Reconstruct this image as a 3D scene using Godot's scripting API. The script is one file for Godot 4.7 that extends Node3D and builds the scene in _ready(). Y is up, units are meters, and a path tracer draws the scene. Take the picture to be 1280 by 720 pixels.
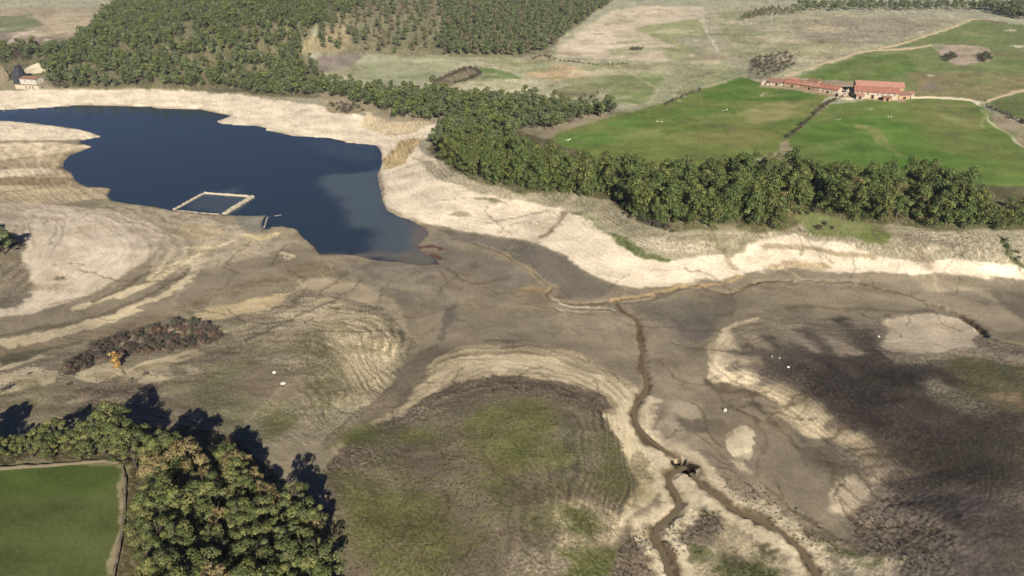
extends Node3D
# A drying reservoir seen from a drone 120 m up. Lake level is y = 0, the camera looks towards -z.

const EYE := Vector3(0, 120, 0)
const PITCH := 28.4
const FOCAL := 850.0            # pixels of the 1280 x 720 survey sheet that all traced outlines below use
const REFLECT := 0.80           # outlines carry the colours as seen; this is their reflectance at the exposure used

# plan raster that holds what the ground is made of (metres per cell and corner)
const CELL := 0.4
const PX0 := -760.0
const PZ0 := -1360.0
const PW := 3800
const PH := 3328
# height grid
const GS := 8.0
const GX0 := -1000.0
const GZ0 := -1760.0
const GW := 251
const GH := 226

var hgrid := PackedFloat32Array()
var soil_image: Image
var form_image: Image
var soil := PackedByteArray()
var form := PackedByteArray()
var warp_a := FastNoiseLite.new()
var warp_b := FastNoiseLite.new()
var grain_a := FastNoiseLite.new()
var grain_b := FastNoiseLite.new()
var grain_c := FastNoiseLite.new()
var pebble := FastNoiseLite.new()
var counts := {}
var mats := {}
var rng := RandomNumberGenerator.new()
var t0 := 0


func _ready() -> void:
	t0 = Time.get_ticks_msec()
	setup_light()
	setup_noise()
	solve_heights()
	stamp("heights")
	paint_ground()
	stamp("paint")
	build_ground()
	stamp("ground")
	build_water()
	make_materials()
	build_farm()
	build_dam_house()
	build_walls()
	build_foundation()
	stamp("buildings")
	build_trees()
	stamp("trees")
	build_small_things()
	stamp("small")


func stamp(s: String) -> void:
	print(s, " ", Time.get_ticks_msec() - t0, " ms")


# ------------------------------------------------------------------ camera, sky, sun
func setup_light() -> void:
	var cam := Camera3D.new()
	cam.name = "camera"
	cam.position = EYE
	cam.rotation_degrees = Vector3(-PITCH, 0, 0)
	cam.fov = rad_to_deg(2.0 * atan(360.0 / FOCAL))
	cam.near = 1.0
	cam.far = 9000.0
	add_child(cam)
	cam.current = true
	var env := Environment.new()
	env.background_mode = Environment.BG_SKY
	var sm := ProceduralSkyMaterial.new()
	sm.sky_top_color = Color(0.12, 0.20, 0.38)
	sm.sky_horizon_color = Color(0.34, 0.42, 0.54)
	sm.sky_curve = 0.12
	sm.ground_bottom_color = Color(0.22, 0.2, 0.16)
	sm.ground_horizon_color = Color(0.30, 0.33, 0.37)
	sm.energy_multiplier = 0.72
	var sky := Sky.new()
	sky.sky_material = sm
	env.sky = sky
	env.tonemap_mode = Environment.TONE_MAPPER_LINEAR
	env.tonemap_exposure = 2.6
	env.sdfgi_enabled = true
	env.ssao_enabled = true
	env.ssil_enabled = true
	env.fog_enabled = true
	env.fog_density = 0.00004
	env.fog_light_color = Color(0.72, 0.76, 0.80)
	var we := WorldEnvironment.new()
	we.name = "world_environment"
	we.environment = env
	add_child(we)
	var sun := DirectionalLight3D.new()
	sun.name = "sun"
	sun.light_energy = 1.6
	sun.light_color = Color(1.0, 0.973, 0.925)
	sun.light_angular_distance = 0.5
	sun.shadow_enabled = true
	sun.directional_shadow_max_distance = 2000.0
	# low sun behind the drone, a little to its right: shadows run away from us and slightly to the left
	sun.rotation_degrees = Vector3(-29.0, 15.0, 0)
	add_child(sun)


func setup_noise() -> void:
	rng.seed = 4711
	for a in [[warp_a, 11, 1.0 / 26.0, 3], [warp_b, 12, 1.0 / 4.5, 3], [grain_a, 13, 1.0 / 16.0, 4], [grain_b, 14, 1.0 / 1.6, 2], [grain_c, 15, 1.0 / 70.0, 3], [pebble, 16, 1.0 / 0.75, 1]]:
		var n: FastNoiseLite = a[0]
		n.seed = a[1]
		n.noise_type = FastNoiseLite.TYPE_SIMPLEX
		n.frequency = a[2]
		n.fractal_octaves = a[3]


# ------------------------------------------------------------------ survey: sheet position -> place on the ground
func sight(u: float, v: float) -> Vector3:
	var d := Vector3((u - 640.0) / FOCAL, (360.0 - v) / FOCAL, -1.0)
	return d.rotated(Vector3.RIGHT, -deg_to_rad(PITCH))


func on_level(u: float, v: float, h: float) -> Vector3:
	var d := sight(u, v)
	return EYE + d * ((h - EYE.y) / d.y)


func base_h(x: float, z: float) -> float:
	var fx := clampf((x - GX0) / GS, 0.0, GW - 1.001)
	var fz := clampf((z - GZ0) / GS, 0.0, GH - 1.001)
	var i := int(fx)
	var j := int(fz)
	fx -= i
	fz -= j
	var k := j * GW + i
	return lerpf(lerpf(hgrid[k], hgrid[k + 1], fx), lerpf(hgrid[k + GW], hgrid[k + GW + 1], fx), fz)


func ground_at(u: float, v: float) -> Vector3:
	var d := sight(u, v)
	d = d / Vector2(d.x, d.z).length()
	var t := 60.0
	var last := 60.0
	while t < 3000.0:
		var p := EYE + d * t
		if p.y < base_h(p.x, p.z):
			break
		last = t
		t *= 1.012
	for i in 10:
		var m := (last + t) * 0.5
		var p := EYE + d * m
		if p.y < base_h(p.x, p.z):
			t = m
		else:
			last = m
	var q := EYE + d * t
	return Vector3(q.x, base_h(q.x, q.z), q.z)


func plan(pts: Array) -> PackedVector2Array:
	var r := PackedVector2Array()
	for i in range(0, pts.size(), 2):
		var p := ground_at(pts[i], pts[i + 1])
		r.append(Vector2(p.x, p.z))
	return r


# ------------------------------------------------------------------ heights: spot heights of the survey, smoothly joined
func spot_heights() -> Array:
	return [
		# lake floor and shore
		200,160,0.2, 300,200,0.2, 400,220,0.2, 150,210,0.2, 350,250,0.2, 440,250,0.2, 430,290,0.2, 50,142,0.2, 270,180,0.2,
		0,137,0.4, 100,131,0.4, 195,134,0.4, 288,143,0.4, 332,158,0.4, 410,171,0.4, 470,180,0.4, 478,205,0.4, 479,250,0.4, 515,274,0.4, 540,291,0.4, 535,322,0.4, 465,326,0.4, 401,320,0.4, 372,288,0.4, 330,286,0.4, 275,268,0.4, 217,263,0.4, 142,242,0.4, 95,227,0.5, 78,208,0.6, 117,182,0.5, 130,170,0.4, 60,157,0.5, 0,151,0.5,
		# mud flats
		600,320,0.7, 650,350,0.9, 700,380,1.1, 620,400,1.1, 560,360,0.7, 480,350,0.8, 750,400,1.3, 800,425,1.5, 850,405,1.5, 890,385,1.6, 980,372,1.8, 1100,372,2.2, 1200,385,2.6, 1280,390,3.2,
		# foot of the pale bank, its crest, the wood's edge
		555,283,1.0, 600,293,1.2, 670,302,1.4, 735,340,1.7, 800,362,1.9, 870,350,2.1, 960,335,2.4, 1050,340,2.7, 1150,344,3.0, 1280,347,3.6,
		600,237,5.5, 660,252,5.5, 720,265,6.0, 760,290,6.0, 800,315,5.4, 850,318,5.4, 925,310,6.0, 990,293,7.2, 1050,302,7.2, 1145,325,6.2, 1220,325,6.8, 1280,330,7.0,
		545,197,5.5, 590,224,6.6, 650,240,7.6, 762,247,8.8, 800,277,8.3, 845,290,8.3, 900,287,9.0, 968,290,9.0, 1035,272,11.0, 1100,280,11.0, 1200,288,11.0, 1280,286,12.0,
		# fields beyond the wood
		700,185,11.0, 850,180,12.0, 960,165,14.0, 1100,170,15.0, 1250,215,15.0, 1280,150,18.0, 960,104,18.0, 1095,122,18.0, 1040,115,18.0, 1200,120,19.0,
		1100,60,26.0, 1250,40,30.0, 950,60,24.0, 950,20,30.0, 1250,12,34.0, 800,60,20.0, 800,20,28.0, 700,50,18.0, 750,90,13.0, 650,95,11.0, 600,120,9.0, 700,120,11.0, 780,130,12.0,
		500,120,8.0, 560,140,8.0, 480,145,4.6, 430,135,4.0, 440,152,2.4, 500,165,2.6, 520,200,3.0, 505,240,2.4, 540,262,2.8, 480,85,12.0, 560,75,15.0,
		450,40,26.0, 600,40,24.0, 700,20,28.0, 550,15,34.0, 430,15,38.0,
		# wooded hill on the far shore
		70,108,5.0, 150,108,5.0, 250,110,4.6, 340,120,4.2, 150,80,14.0, 250,80,16.0, 350,80,14.0, 200,50,26.0, 300,50,28.0, 120,40,20.0, 170,20,32.0, 280,15,42.0, 350,20,42.0, 400,60,22.0,
		0,108,4.0, 30,110,4.0, 20,70,14.0, 0,60,14.0, 60,50,14.0, 40,25,16.0, 120,15,22.0, 0,15,18.0,
		50,122,2.2, 150,122,2.2, 250,125,2.2, 330,140,2.0, 400,150,2.2,
		# left shore
		50,165,1.3, 100,168,0.7, 50,188,1.5, 20,215,2.8, 60,230,1.8, 20,245,3.6, 100,250,1.1, 60,300,4.6, 120,310,3.8, 100,350,3.3, 40,380,3.8, 0,330,5.6, 0,280,6.5, 10,400,4.2, 150,370,2.1, 220,340,1.1, 280,300,0.7, 200,280,0.9, 300,350,1.0, 200,400,1.7, 100,420,2.8, 0,450,5.6, 330,310,0.6, 420,340,0.8,
		300,400,2.8, 400,380,2.1, 450,370,1.5, 380,430,4.6, 480,420,2.9, 510,440,1.9, 300,460,5.6, 400,480,6.0, 460,480,4.2, 500,470,2.6, 180,430,3.8, 240,450,5.0, 150,470,6.5, 50,480,8.5, 100,520,10.0, 0,520,11.0, 200,520,9.0, 300,540,9.0, 380,560,8.5, 430,540,5.8, 470,520,4.3,
		80,600,12.5, 80,700,14.0, -100,650,15.0, 150,590,12.5, 250,650,12.0, 350,700,11.0, 420,640,9.0, 450,720,9.0,
		# rounded grassy spur in the middle
		540,450,2.4, 640,430,2.2, 720,445,2.2, 780,480,2.3, 780,540,2.8, 800,600,2.3, 790,650,2.4, 560,490,4.0, 640,475,4.0, 720,490,4.0, 760,530,4.2, 770,600,4.0, 750,650,4.0, 620,560,6.3, 600,620,7.2, 680,560,6.0, 680,640,6.4, 550,560,6.0, 500,600,6.8, 560,700,7.8, 680,710,6.5, 470,660,7.8, 760,720,4.6,
		# stream plain
		815,450,1.6, 830,520,1.8, 860,560,2.0, 900,520,1.8, 950,560,2.0, 1000,600,2.2, 900,600,2.2, 820,640,2.3, 830,720,2.6, 900,680,2.8, 960,620,2.3, 1060,680,3.0, 1000,720,3.0,
		# dark spur on the right
		885,440,2.4, 905,480,2.2, 960,490,2.4, 1020,530,2.5, 1080,570,2.7, 1120,600,3.0, 1040,630,2.6, 1100,660,3.5, 950,430,4.3, 1000,430,4.8, 1050,470,5.8, 1100,520,6.8, 1200,560,8.5, 1280,600,11.0, 1280,480,9.0, 1200,470,7.5, 1150,420,4.2, 1220,440,5.6, 1280,430,6.0, 1200,650,8.5, 1280,720,11.0, 940,460,3.8, 950,400,2.3, 1050,400,2.5, 1130,390,2.9, 1200,410,3.2,
	]


func solve_heights() -> void:
	var xs := PackedFloat64Array()
	var zs := PackedFloat64Array()
	var hs := PackedFloat64Array()
	var s := spot_heights()
	for i in range(0, s.size(), 3):
		var p := on_level(s[i], s[i + 1], s[i + 2])
		xs.append(p.x)
		zs.append(p.z)
		hs.append(s[i + 2])
	for a in [[-1400, -2600, 34], [0, -2600, 44], [1400, -2600, 40], [-1100, -1300, 24], [1300, -1500, 40], [1000, -700, 30], [700, -350, 20], [400, -120, 14], [200, -20, 12], [0, -20, 9], [-200, -20, 16], [-400, -150, 16], [-600, -450, 14], [-900, -800, 18]]:
		xs.append(a[0])
		zs.append(a[1])
		hs.append(a[2])
	var n := xs.size()
	var mean := 8.0
	var c2 := 49.0
	# multiquadric interpolation: solve for the weights
	var rows := []
	for i in n:
		var r := PackedFloat64Array()
		r.resize(n + 1)
		for j in n:
			var dx := xs[i] - xs[j]
			var dz := zs[i] - zs[j]
			r[j] = sqrt(dx * dx + dz * dz + c2)
		r[n] = hs[i] - mean
		rows.append(r)
	for i in n:
		var best := i
		for j in range(i + 1, n):
			if absf(rows[j][i]) > absf(rows[best][i]):
				best = j
		var tmp = rows[i]
		rows[i] = rows[best]
		rows[best] = tmp
		var pr: PackedFloat64Array = rows[i]
		var inv := 1.0 / pr[i]
		for j in range(i + 1, n):
			var rr: PackedFloat64Array = rows[j]
			var f := rr[i] * inv
			if f != 0.0:
				for k in range(i, n + 1):
					rr[k] -= f * pr[k]
				rows[j] = rr
	var w := PackedFloat64Array()
	w.resize(n)
	for ii in n:
		var i := n - 1 - ii
		var r: PackedFloat64Array = rows[i]
		var v := r[n]
		for k in range(i + 1, n):
			v -= r[k] * w[k]
		w[i] = v / r[i]
	hgrid.resize(GW * GH)
	for j in GH:
		var z := GZ0 + j * GS
		for i in GW:
			var x := GX0 + i * GS
			if z < -900.0 and (i % 2 == 1 or j % 2 == 1):
				continue
			var h := mean
			for k in n:
				var dx := x - xs[k]
				var dz := z - zs[k]
				h += w[k] * sqrt(dx * dx + dz * dz + c2)
			hgrid[j * GW + i] = clampf(h, 0.15, 70.0)
	# far half of the grid is solved every other post; fill in
	for j in GH:
		if GZ0 + j * GS >= -900.0:
			break
		for i in GW:
			if i % 2 == 1 and j % 2 == 0:
				hgrid[j * GW + i] = 0.5 * (hgrid[j * GW + i - 1] + hgrid[j * GW + mini(i + 1, GW - 1)])
	for j in GH:
		if GZ0 + j * GS >= -900.0:
			break
		if j % 2 == 1:
			for i in GW:
				hgrid[j * GW + i] = 0.5 * (hgrid[(j - 1) * GW + i] + hgrid[(j + 1) * GW + i])


# ------------------------------------------------------------------ what the ground is made of
func fill_region(img: Image, world: PackedVector2Array, col: Color, blur: float) -> void:
	var poly := PackedVector2Array()
	var lo := Vector2(1e9, 1e9)
	var hi := -lo
	for p in world:
		var q := Vector2((p.x - PX0) / CELL, (p.y - PZ0) / CELL)
		poly.append(q)
		lo = lo.min(q)
		hi = hi.max(q)
	var steps := 0
	var b := blur / CELL
	while b > 1.5 and steps < 7:
		b *= 0.5
		steps += 1
	var unit := 1 << steps
	var margin := unit * 4
	var x0 := clampi(int(lo.x) - margin, 0, PW - 1)
	var y0 := clampi(int(lo.y) - margin, 0, PH - 1)
	var x1 := clampi(int(hi.x) + margin, 1, PW)
	var y1 := clampi(int(hi.y) + margin, 1, PH)
	var w := maxi(unit, ((x1 - x0 + unit - 1) / unit) * unit)
	var h := maxi(unit, ((y1 - y0 + unit - 1) / unit) * unit)
	if x1 <= x0 or y1 <= y0:
		return
	var im := Image.create(w, h, false, Image.FORMAT_RGBA8)
	im.fill(Color(col.r, col.g, col.b, 0.0))
	var n := poly.size()
	for y in h:
		var yy := y + y0 + 0.5
		var cuts := PackedFloat32Array()
		for i in n:
			var a := poly[i]
			var c := poly[(i + 1) % n]
			if (a.y <= yy) != (c.y <= yy):
				cuts.append(a.x + (yy - a.y) / (c.y - a.y) * (c.x - a.x) - x0)
		cuts.sort()
		for i in range(0, cuts.size() - 1, 2):
			var l := clampi(roundi(cuts[i]), 0, w)
			var r := clampi(roundi(cuts[i + 1]), 0, w)
			if r > l:
				im.fill_rect(Rect2i(l, y, r - l, 1), col)
	for k in steps:
		im.shrink_x2()
	if steps:
		im.resize(w, h, Image.INTERPOLATE_CUBIC)
	img.blend_rect(im, Rect2i(0, 0, w, h), Vector2i(x0, y0))


# cols: seen colour 0-255; blur in metres; strand: drawdown ledges; scrub: speckle of low plants
func layer(pts: Array, r: int, g: int, b: int, blur := 2.0, strand := -1.0, scrub := -1.0, a := 1.0) -> void:
	var w := plan(pts)
	blur *= 0.6
	fill_region(soil_image, w, Color(r / 255.0, g / 255.0, b / 255.0, a), blur)
	if strand >= 0.0 or scrub >= 0.0:
		fill_region(form_image, w, Color(0, maxf(strand, 0), maxf(scrub, 0), 1), blur)


# patches of other growth or soil strewn over a piece of land (four corners, clockwise)
func mottle(a: Array, n: int, tones: Array, lo: float, hi: float, alpha: float, sd: int) -> void:
	var r := RandomNumberGenerator.new()
	r.seed = sd
	for k in n:
		var fu := r.randf()
		var fv := r.randf()
		var top := Vector2(lerpf(a[0], a[2], fu), lerpf(a[1], a[3], fu))
		var bot := Vector2(lerpf(a[6], a[4], fu), lerpf(a[7], a[5], fu))
		var uv := top.lerp(bot, fv)
		var q := ground_at(uv.x, uv.y)
		var rad := lo * pow(hi / lo, r.randf())
		var turn := r.randf_range(-0.5, 0.5)
		var pts := PackedVector2Array()
		for i in 11:
			var an := TAU * i / 11.0
			var d := Vector2(cos(an) * rad * 1.5, sin(an) * rad * 0.8).rotated(turn) * r.randf_range(0.55, 1.25)
			pts.append(Vector2(q.x, q.z) + d)
		var c: Color = tones[r.randi() % tones.size()]
		c.a = alpha * r.randf_range(0.5, 1.0)
		fill_region(soil_image, pts, c, rad * 0.22)


# a ribbon of given widths (metres) along a traced line
func ribbon(world: PackedVector2Array, width: float) -> PackedVector2Array:
	var left := PackedVector2Array()
	var right := PackedVector2Array()
	for i in world.size():
		var d := (world[mini(i + 1, world.size() - 1)] - world[maxi(i - 1, 0)]).normalized()
		var o := Vector2(-d.y, d.x) * width * 0.5 * (1.0 + 0.25 * sin(i * 2.3))
		left.append(world[i] + o)
		right.insert(0, world[i] - o)
	left.append_array(right)
	return left


func smooth_line(pts: Array, step := 3.0) -> PackedVector2Array:
	var w := plan(pts)
	var c := Curve2D.new()
	for i in w.size():
		var t := (w[mini(i + 1, w.size() - 1)] - w[maxi(i - 1, 0)]) / 6.0
		c.add_point(w[i], -t, t)
	c.bake_interval = step
	return c.get_baked_points()


func line(pts: Array, width: float, r: int, g: int, b: int, blur := 0.6, a := 1.0) -> void:
	fill_region(soil_image, ribbon(smooth_line(pts), width), Color(r / 255.0, g / 255.0, b / 255.0, a), blur)


func carve(world: PackedVector2Array, depth: float, blur: float) -> void:
	# channel red of the form raster: depth of a cut, 0..1 = 0..4 m, laid over what is there
	fill_region(form_image, world, Color(depth / 4.0, 0, 0, 1), blur)


var LAKE := [-60,137, 0,137, 40,135, 100,131, 150,131, 186,132, 195,135, 235,134, 248,134, 265,139, 288,144, 268,151, 275,155, 300,157, 318,157, 332,159, 330,163, 345,165, 368,170, 410,172, 428,176, 433,179, 470,181, 476,190, 476,205, 472,215, 477,233, 477,250, 482,262, 497,270, 515,275, 530,283, 535,291, 528,297, 518,308, 534,318, 548,326, 530,330, 500,326, 465,323, 450,318, 430,316, 401,317, 392,305, 380,296, 372,285, 352,281, 340,282, 332,286, 328,280, 332,270, 350,268, 327,268, 305,268, 276,267, 217,262, 195,257, 165,254, 140,250, 135,243, 142,234, 110,232, 95,225, 90,215, 78,208, 80,200, 88,192, 105,186, 117,182, 100,178, 100,174, 130,170, 113,164, 95,160, 60,155, 20,151, 0,150, -60,149]
var GULLY_MAIN := [1290,432, 1270,430, 1235,422, 1222,410, 1195,392, 1160,378, 1130,368, 1090,360, 1052,353, 1020,352, 990,353, 965,350, 945,353, 915,366, 890,362, 875,356, 860,358, 845,362, 830,369, 805,375, 780,377, 745,378, 720,379, 690,374, 684,366, 690,359, 680,350, 668,340, 655,334, 632,318, 612,310, 590,302]
var GULLY_SOUTH := [770,377, 782,388, 795,396, 799,420, 803,440, 806,460, 808,480, 806,490, 795,506, 793,518, 800,535, 815,550, 830,562, 845,572, 858,583, 870,598, 885,612, 905,628, 925,640, 950,650, 972,662, 990,675, 1005,692, 1020,715, 1030,740]
var GULLY_WEST := [858,583, 842,590, 836,600, 842,612, 849,624, 846,638, 832,650, 822,660, 819,672, 828,690, 832,705, 838,722, 842,745]
var GULLY_EAST := [1020,352, 1060,353]


func paint_ground() -> void:
	soil_image = Image.create(PW, PH, false, Image.FORMAT_RGBA8)
	soil_image.fill(Color8(150, 138, 112))
	form_image = Image.create(PW, PH, false, Image.FORMAT_RGBA8)
	form_image.fill(Color(0, 0, 0.25, 1))
	# --- far land
	layer([-200,-60, 1500,-60, 1500,140, 800,140, 560,130, 400,110, -200,70], 167,164,136, 10, 0, 0.5)
	layer([-200,5, 170,5, 130,25, 110,45, 85,60, -200,62], 163,149,124, 8, 0, 0.2)
	layer([-50,22, 40,18, 60,30, 20,40, -50,42], 118,124,86, 8)
	layer([40,20, 120,22, 108,42, 70,42, 55,30], 189,171,142, 6)
	layer([-50,44, 30,42, 80,48, 60,60, -50,60], 139,123,108, 6)
	line([-5,58, 10,55, 18,47, 30,42, 50,37], 5, 205,190,168, 2)
	layer([55,48, 66,51, 62,56, 54,53], 215,200,178, 2)
	# wood floors
	layer([150,-10, 125,20, 110,40, 85,58, -60,58, -60,100, 50,95, 70,110, 110,112, 230,112, 300,118, 340,123, 400,123, 400,95, 380,65, 395,30, 440,-10], 112,106,78, 6, 0, 0.6)
	layer([400,-10, 770,-10, 730,28, 705,45, 690,60, 660,70, 600,71, 560,71, 510,71, 460,66, 400,68], 127,121,92, 6, 0, 0.6)
	layer([372,58, 392,45, 405,34, 430,30, 440,50, 425,66, 398,66, 380,68], 167,151,116, 5, 0, 0.6)
	layer([395,70, 430,66, 460,66, 430,88, 398,92], 139,127,114, 3, 0, 0.3)
	layer([560,20, 640,15, 690,12, 740,12, 700,40, 660,60, 600,66, 540,60], 92,90,64, 8, 0, 0.6)
	# fields beyond
	layer([407,92, 460,77, 511,70, 558,69, 578,76, 568,84, 538,101, 517,104, 467,101, 433,96], 154,155,122, 3, 0, 0.15)
	layer([538,101, 568,84, 590,72, 640,72, 690,72, 760,77, 840,80, 842,120, 790,134, 690,122, 600,118, 570,112], 177,172,138, 4, 0, 0.5)
	layer([600,84, 620,86, 640,92, 655,100, 625,104, 605,100], 112,130,74, 4)
	layer([655,74, 690,74, 690,88, 645,90], 158,160,124, 4)
	layer([655,92, 700,80, 735,84, 740,98, 690,102], 196,170,130, 5)
	layer([690,112, 730,104, 770,104, 740,120, 700,124], 129,125,92, 4)
	layer([770,96, 830,90, 846,110, 800,130, 760,126], 130,140,88, 5, 0, 0.3)
	layer([568,108, 605,98, 655,99, 690,108, 650,118, 600,118], 197,189,154, 4)
	line([540,104, 560,94, 590,80, 612,71], 6, 183,173,144, 2)
	layer([696,58, 763,15, 800,8, 880,8, 890,70, 820,77, 760,74, 696,70], 200,185,158, 4, 0, 0.1)
	layer([700,58, 730,40, 770,40, 800,60, 780,73, 730,70], 214,196,170, 6)
	layer([820,30, 880,22, 890,55, 850,60, 790,35], 156,156,112, 6)
	layer([830,95, 880,62, 900,75, 940,90, 925,97, 830,130, 800,135], 159,159,124, 5, 0, 0.5)
	layer([838,45, 880,44, 930,50, 945,70, 880,80], 159,154,126, 8)
	layer([880,8, 1000,8, 1100,20, 1215,20, 1160,45, 1095,62, 1030,80, 985,98, 940,92, 900,70, 890,40], 170,163,134, 6, 0, 0.6)
	layer([990,25, 1090,22, 1190,26, 1130,48, 1060,60, 1000,50], 157,146,124, 10)
	for k in [[700,100, 760,92, 820,100, 780,118, 720,112], [840,100, 900,84, 930,92, 880,108], [900,30, 960,40, 950,58, 905,50], [960,60, 1020,50, 1070,60, 1010,74], [830,60, 870,58, 860,76, 836,78]]:
		layer(k, 138,142,98, 8, -1, -1, 0.6)
	for k in [[720,84, 780,86, 800,92, 740,94], [860,66, 900,72, 900,80, 866,80], [1000,30, 1060,34, 1050,42, 1005,40], [930,44, 980,46, 975,52, 935,54]]:
		layer(k, 200,186,152, 4, -1, -1, 0.6)
	line([877,8, 878,25, 884,40, 892,56, 900,66], 3, 197,189,164, 1.5)
	line([826,140, 850,128, 880,110, 925,97, 960,95], 3, 183,173,142, 1.5)
	# green fields
	layer([662,182, 690,170, 720,158, 790,140, 830,128, 880,112, 925,96, 955,104, 1000,113, 1034,120, 1010,148, 985,172, 960,195, 900,215, 740,210], 112,123,62, 2, 0, 0.22)
	layer([880,112, 925,97, 960,106, 1020,118, 1000,126, 930,126, 880,126], 84,114,44, 6)
	layer([925,140, 960,128, 1005,130, 985,150, 940,156], 153,145,100, 6, -1, -1, 0.75)
	layer([900,160, 960,155, 975,172, 940,185, 860,180, 830,172], 130,130,76, 8, -1, -1, 0.7)
	layer([680,182, 720,165, 790,145, 820,150, 780,175, 720,188], 98,126,54, 8)
	layer([985,174, 1010,150, 1036,132, 1080,125, 1140,122, 1215,124, 1228,134, 1250,160, 1290,195, 1290,250, 1190,240, 1000,215], 106,123,60, 2, 0, 0.2)
	layer([1000,165, 1080,140, 1130,150, 1200,200, 1180,215, 1040,200], 94,124,50, 10)
	layer([1060,150, 1100,160, 1125,192, 1110,180, 1075,165], 128,134,76, 4)
	layer([1130,128, 1210,128, 1235,165, 1180,180], 122,124,72, 10)
	layer([985,100, 1030,82, 1075,66, 1095,64, 1165,57, 1245,70, 1290,85, 1290,112, 1232,126, 1140,121, 1100,108, 1034,100], 120,128,78, 4, 0, 0.3)
	layer([1000,98, 1070,72, 1130,68, 1150,90, 1100,100, 1040,102], 98,118,56, 6)
	layer([1135,92, 1290,90, 1290,112, 1230,124, 1150,118], 135,125,90, 6)
	layer([1095,62, 1150,46, 1215,24, 1300,34, 1300,95, 1240,78, 1200,56, 1165,55], 114,124,76, 4, 0, 0.3)
	for k in [[760,170, 820,160, 840,166, 780,176], [700,178, 740,172, 730,180], [845,150, 900,140, 915,146, 870,156], [1010,185, 1060,172, 1070,178, 1030,192], [1130,205, 1200,214, 1240,228, 1180,222], [1020,150, 1050,142, 1048,150], [1170,140, 1210,150, 1215,160, 1180,152], [950,112, 990,118, 960,122], [1050,90, 1090,84, 1100,92, 1060,98], [1200,95, 1270,98, 1260,104, 1210,102]]:
		layer(k, 141,141,92, 6, -1, -1, 0.5)
	layer([538,104, 552,95, 575,84, 596,82, 602,88, 600,97, 580,102, 560,108], 127,113,92, 2, 0, 0.9)
	line([690,74, 720,77, 750,81, 782,80], 3, 127,117,94, 1.5, 0.7)
	layer([662,68, 690,62, 696,76, 668,78], 131,121,96, 3, 0, 0.9)
	layer([1166,58, 1190,55, 1230,58, 1244,66, 1238,76, 1200,82, 1180,74], 173,155,136, 2, 0, 0.4)
	layer([1235,128, 1290,112, 1290,160], 102,114,64, 3)
	layer([1155,103, 1172,103, 1172,112, 1155,112], 129,119,104, 1)
	layer([935,78, 950,66, 985,62, 1000,72, 985,88, 955,100, 935,98], 127,121,100, 4, 0, 0.9)
	layer([950,108, 985,112, 1050,122, 1130,128, 1145,120, 1100,104, 1000,98, 955,98], 167,149,124, 2, 0, 0.4)
	line([975,96, 1000,90, 1022,82, 1050,74, 1078,65, 1110,63, 1140,61, 1166,57], 4, 193,181,152, 1.5)
	line([1094,63, 1130,54, 1160,44, 1190,34, 1215,25], 4, 197,185,154, 1.5)
	line([1130,122, 1170,122, 1214,125, 1228,131, 1255,143, 1290,160], 4.5, 226,212,188, 0.8)
	line([1230,128, 1255,120, 1290,110], 3, 196,180,150, 1)
	line([1228,136, 1235,148, 1262,170, 1290,190], 1.8, 196,190,150, 0.8)
	line([1228,160, 1232,140, 1229,130], 1.5, 150,150,100, 0.8)
	line([1085,160, 1100,178, 1125,196], 2, 140,140,86, 1.5)
	for p in [[1150,40,7], [1262,38,9], [1275,58,10], [1160,94,5], [955,118,4], [790,58,5]]:
		layer([p[0]-p[2],p[1], p[0],p[1]-2, p[0]+p[2],p[1], p[0],p[1]+2], 197,189,162, 1)
	var cream := Color8(206, 192, 160)
	var sage := Color8(134, 140, 96)
	var dun := Color8(138, 124, 98)
	mottle([690,14, 1000,14, 960,80, 560,110], 70, [cream, sage, dun, cream, sage], 4, 22, 0.55, 301)
	mottle([900,18, 1210,22, 1080,62, 940,92], 50, [dun, sage, cream, dun], 4, 20, 0.5, 302)
	mottle([410,88, 560,70, 840,80, 800,132], 50, [cream, sage, sage, dun], 3, 14, 0.5, 303)
	mottle([690,165, 930,100, 1030,122, 960,190], 46, [Color8(140,134,86), Color8(86,116,46), Color8(122,126,70), Color8(78,108,44)], 3, 16, 0.5, 304)
	mottle([1040,132, 1230,132, 1280,240, 1000,195], 46, [Color8(122,126,68), Color8(84,116,46), Color8(112,124,62), Color8(80,110,44)], 3, 18, 0.45, 305)
	mottle([1000,90, 1200,30, 1280,50, 1280,118], 46, [Color8(130,122,82), Color8(92,114,54), Color8(118,116,74), Color8(150,138,102)], 3, 16, 0.5, 306)
	mottle([-20,12, 130,12, 90,56, -20,56], 24, [cream, dun, Color8(120,126,88)], 5, 24, 0.5, 307)
	line([760,76, 800,98, 820,112, 810,130], 2.0, 196,184,150, 1.0, 0.7)
	line([850,128, 845,112, 870,98, 900,92], 2.0, 196,184,150, 1.0, 0.7)
	line([800,72, 812,60, 840,56, 876,50], 1.6, 197,187,158, 1.0, 0.7)
	# --- bank between wood and lake
	layer([535,182, 560,165, 650,165, 700,180, 760,205, 1000,215, 1290,235, 1290,290, 1200,292, 1035,280, 968,294, 900,291, 845,294, 800,281, 762,252, 650,244, 590,228, 545,200], 96,92,62, 3, 0, 0.7)
	layer([-60,108, 30,111, 100,110, 230,112, 300,117, 340,121, 400,122, 440,128, 455,140, 490,151, 540,152, 556,155, 535,182, 545,198, 590,225, 650,241, 762,249, 800,278, 845,291, 900,289, 968,291, 1035,275, 1100,281, 1200,289, 1290,287, 1290,360, 1150,346, 1050,342, 985,334, 930,346, 850,358, 800,364, 735,342, 670,304, 600,295, 530,286, 470,260, 400,185, 250,150, -60,145], 165,155,130, 3, 0.2, 0.5)
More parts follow.
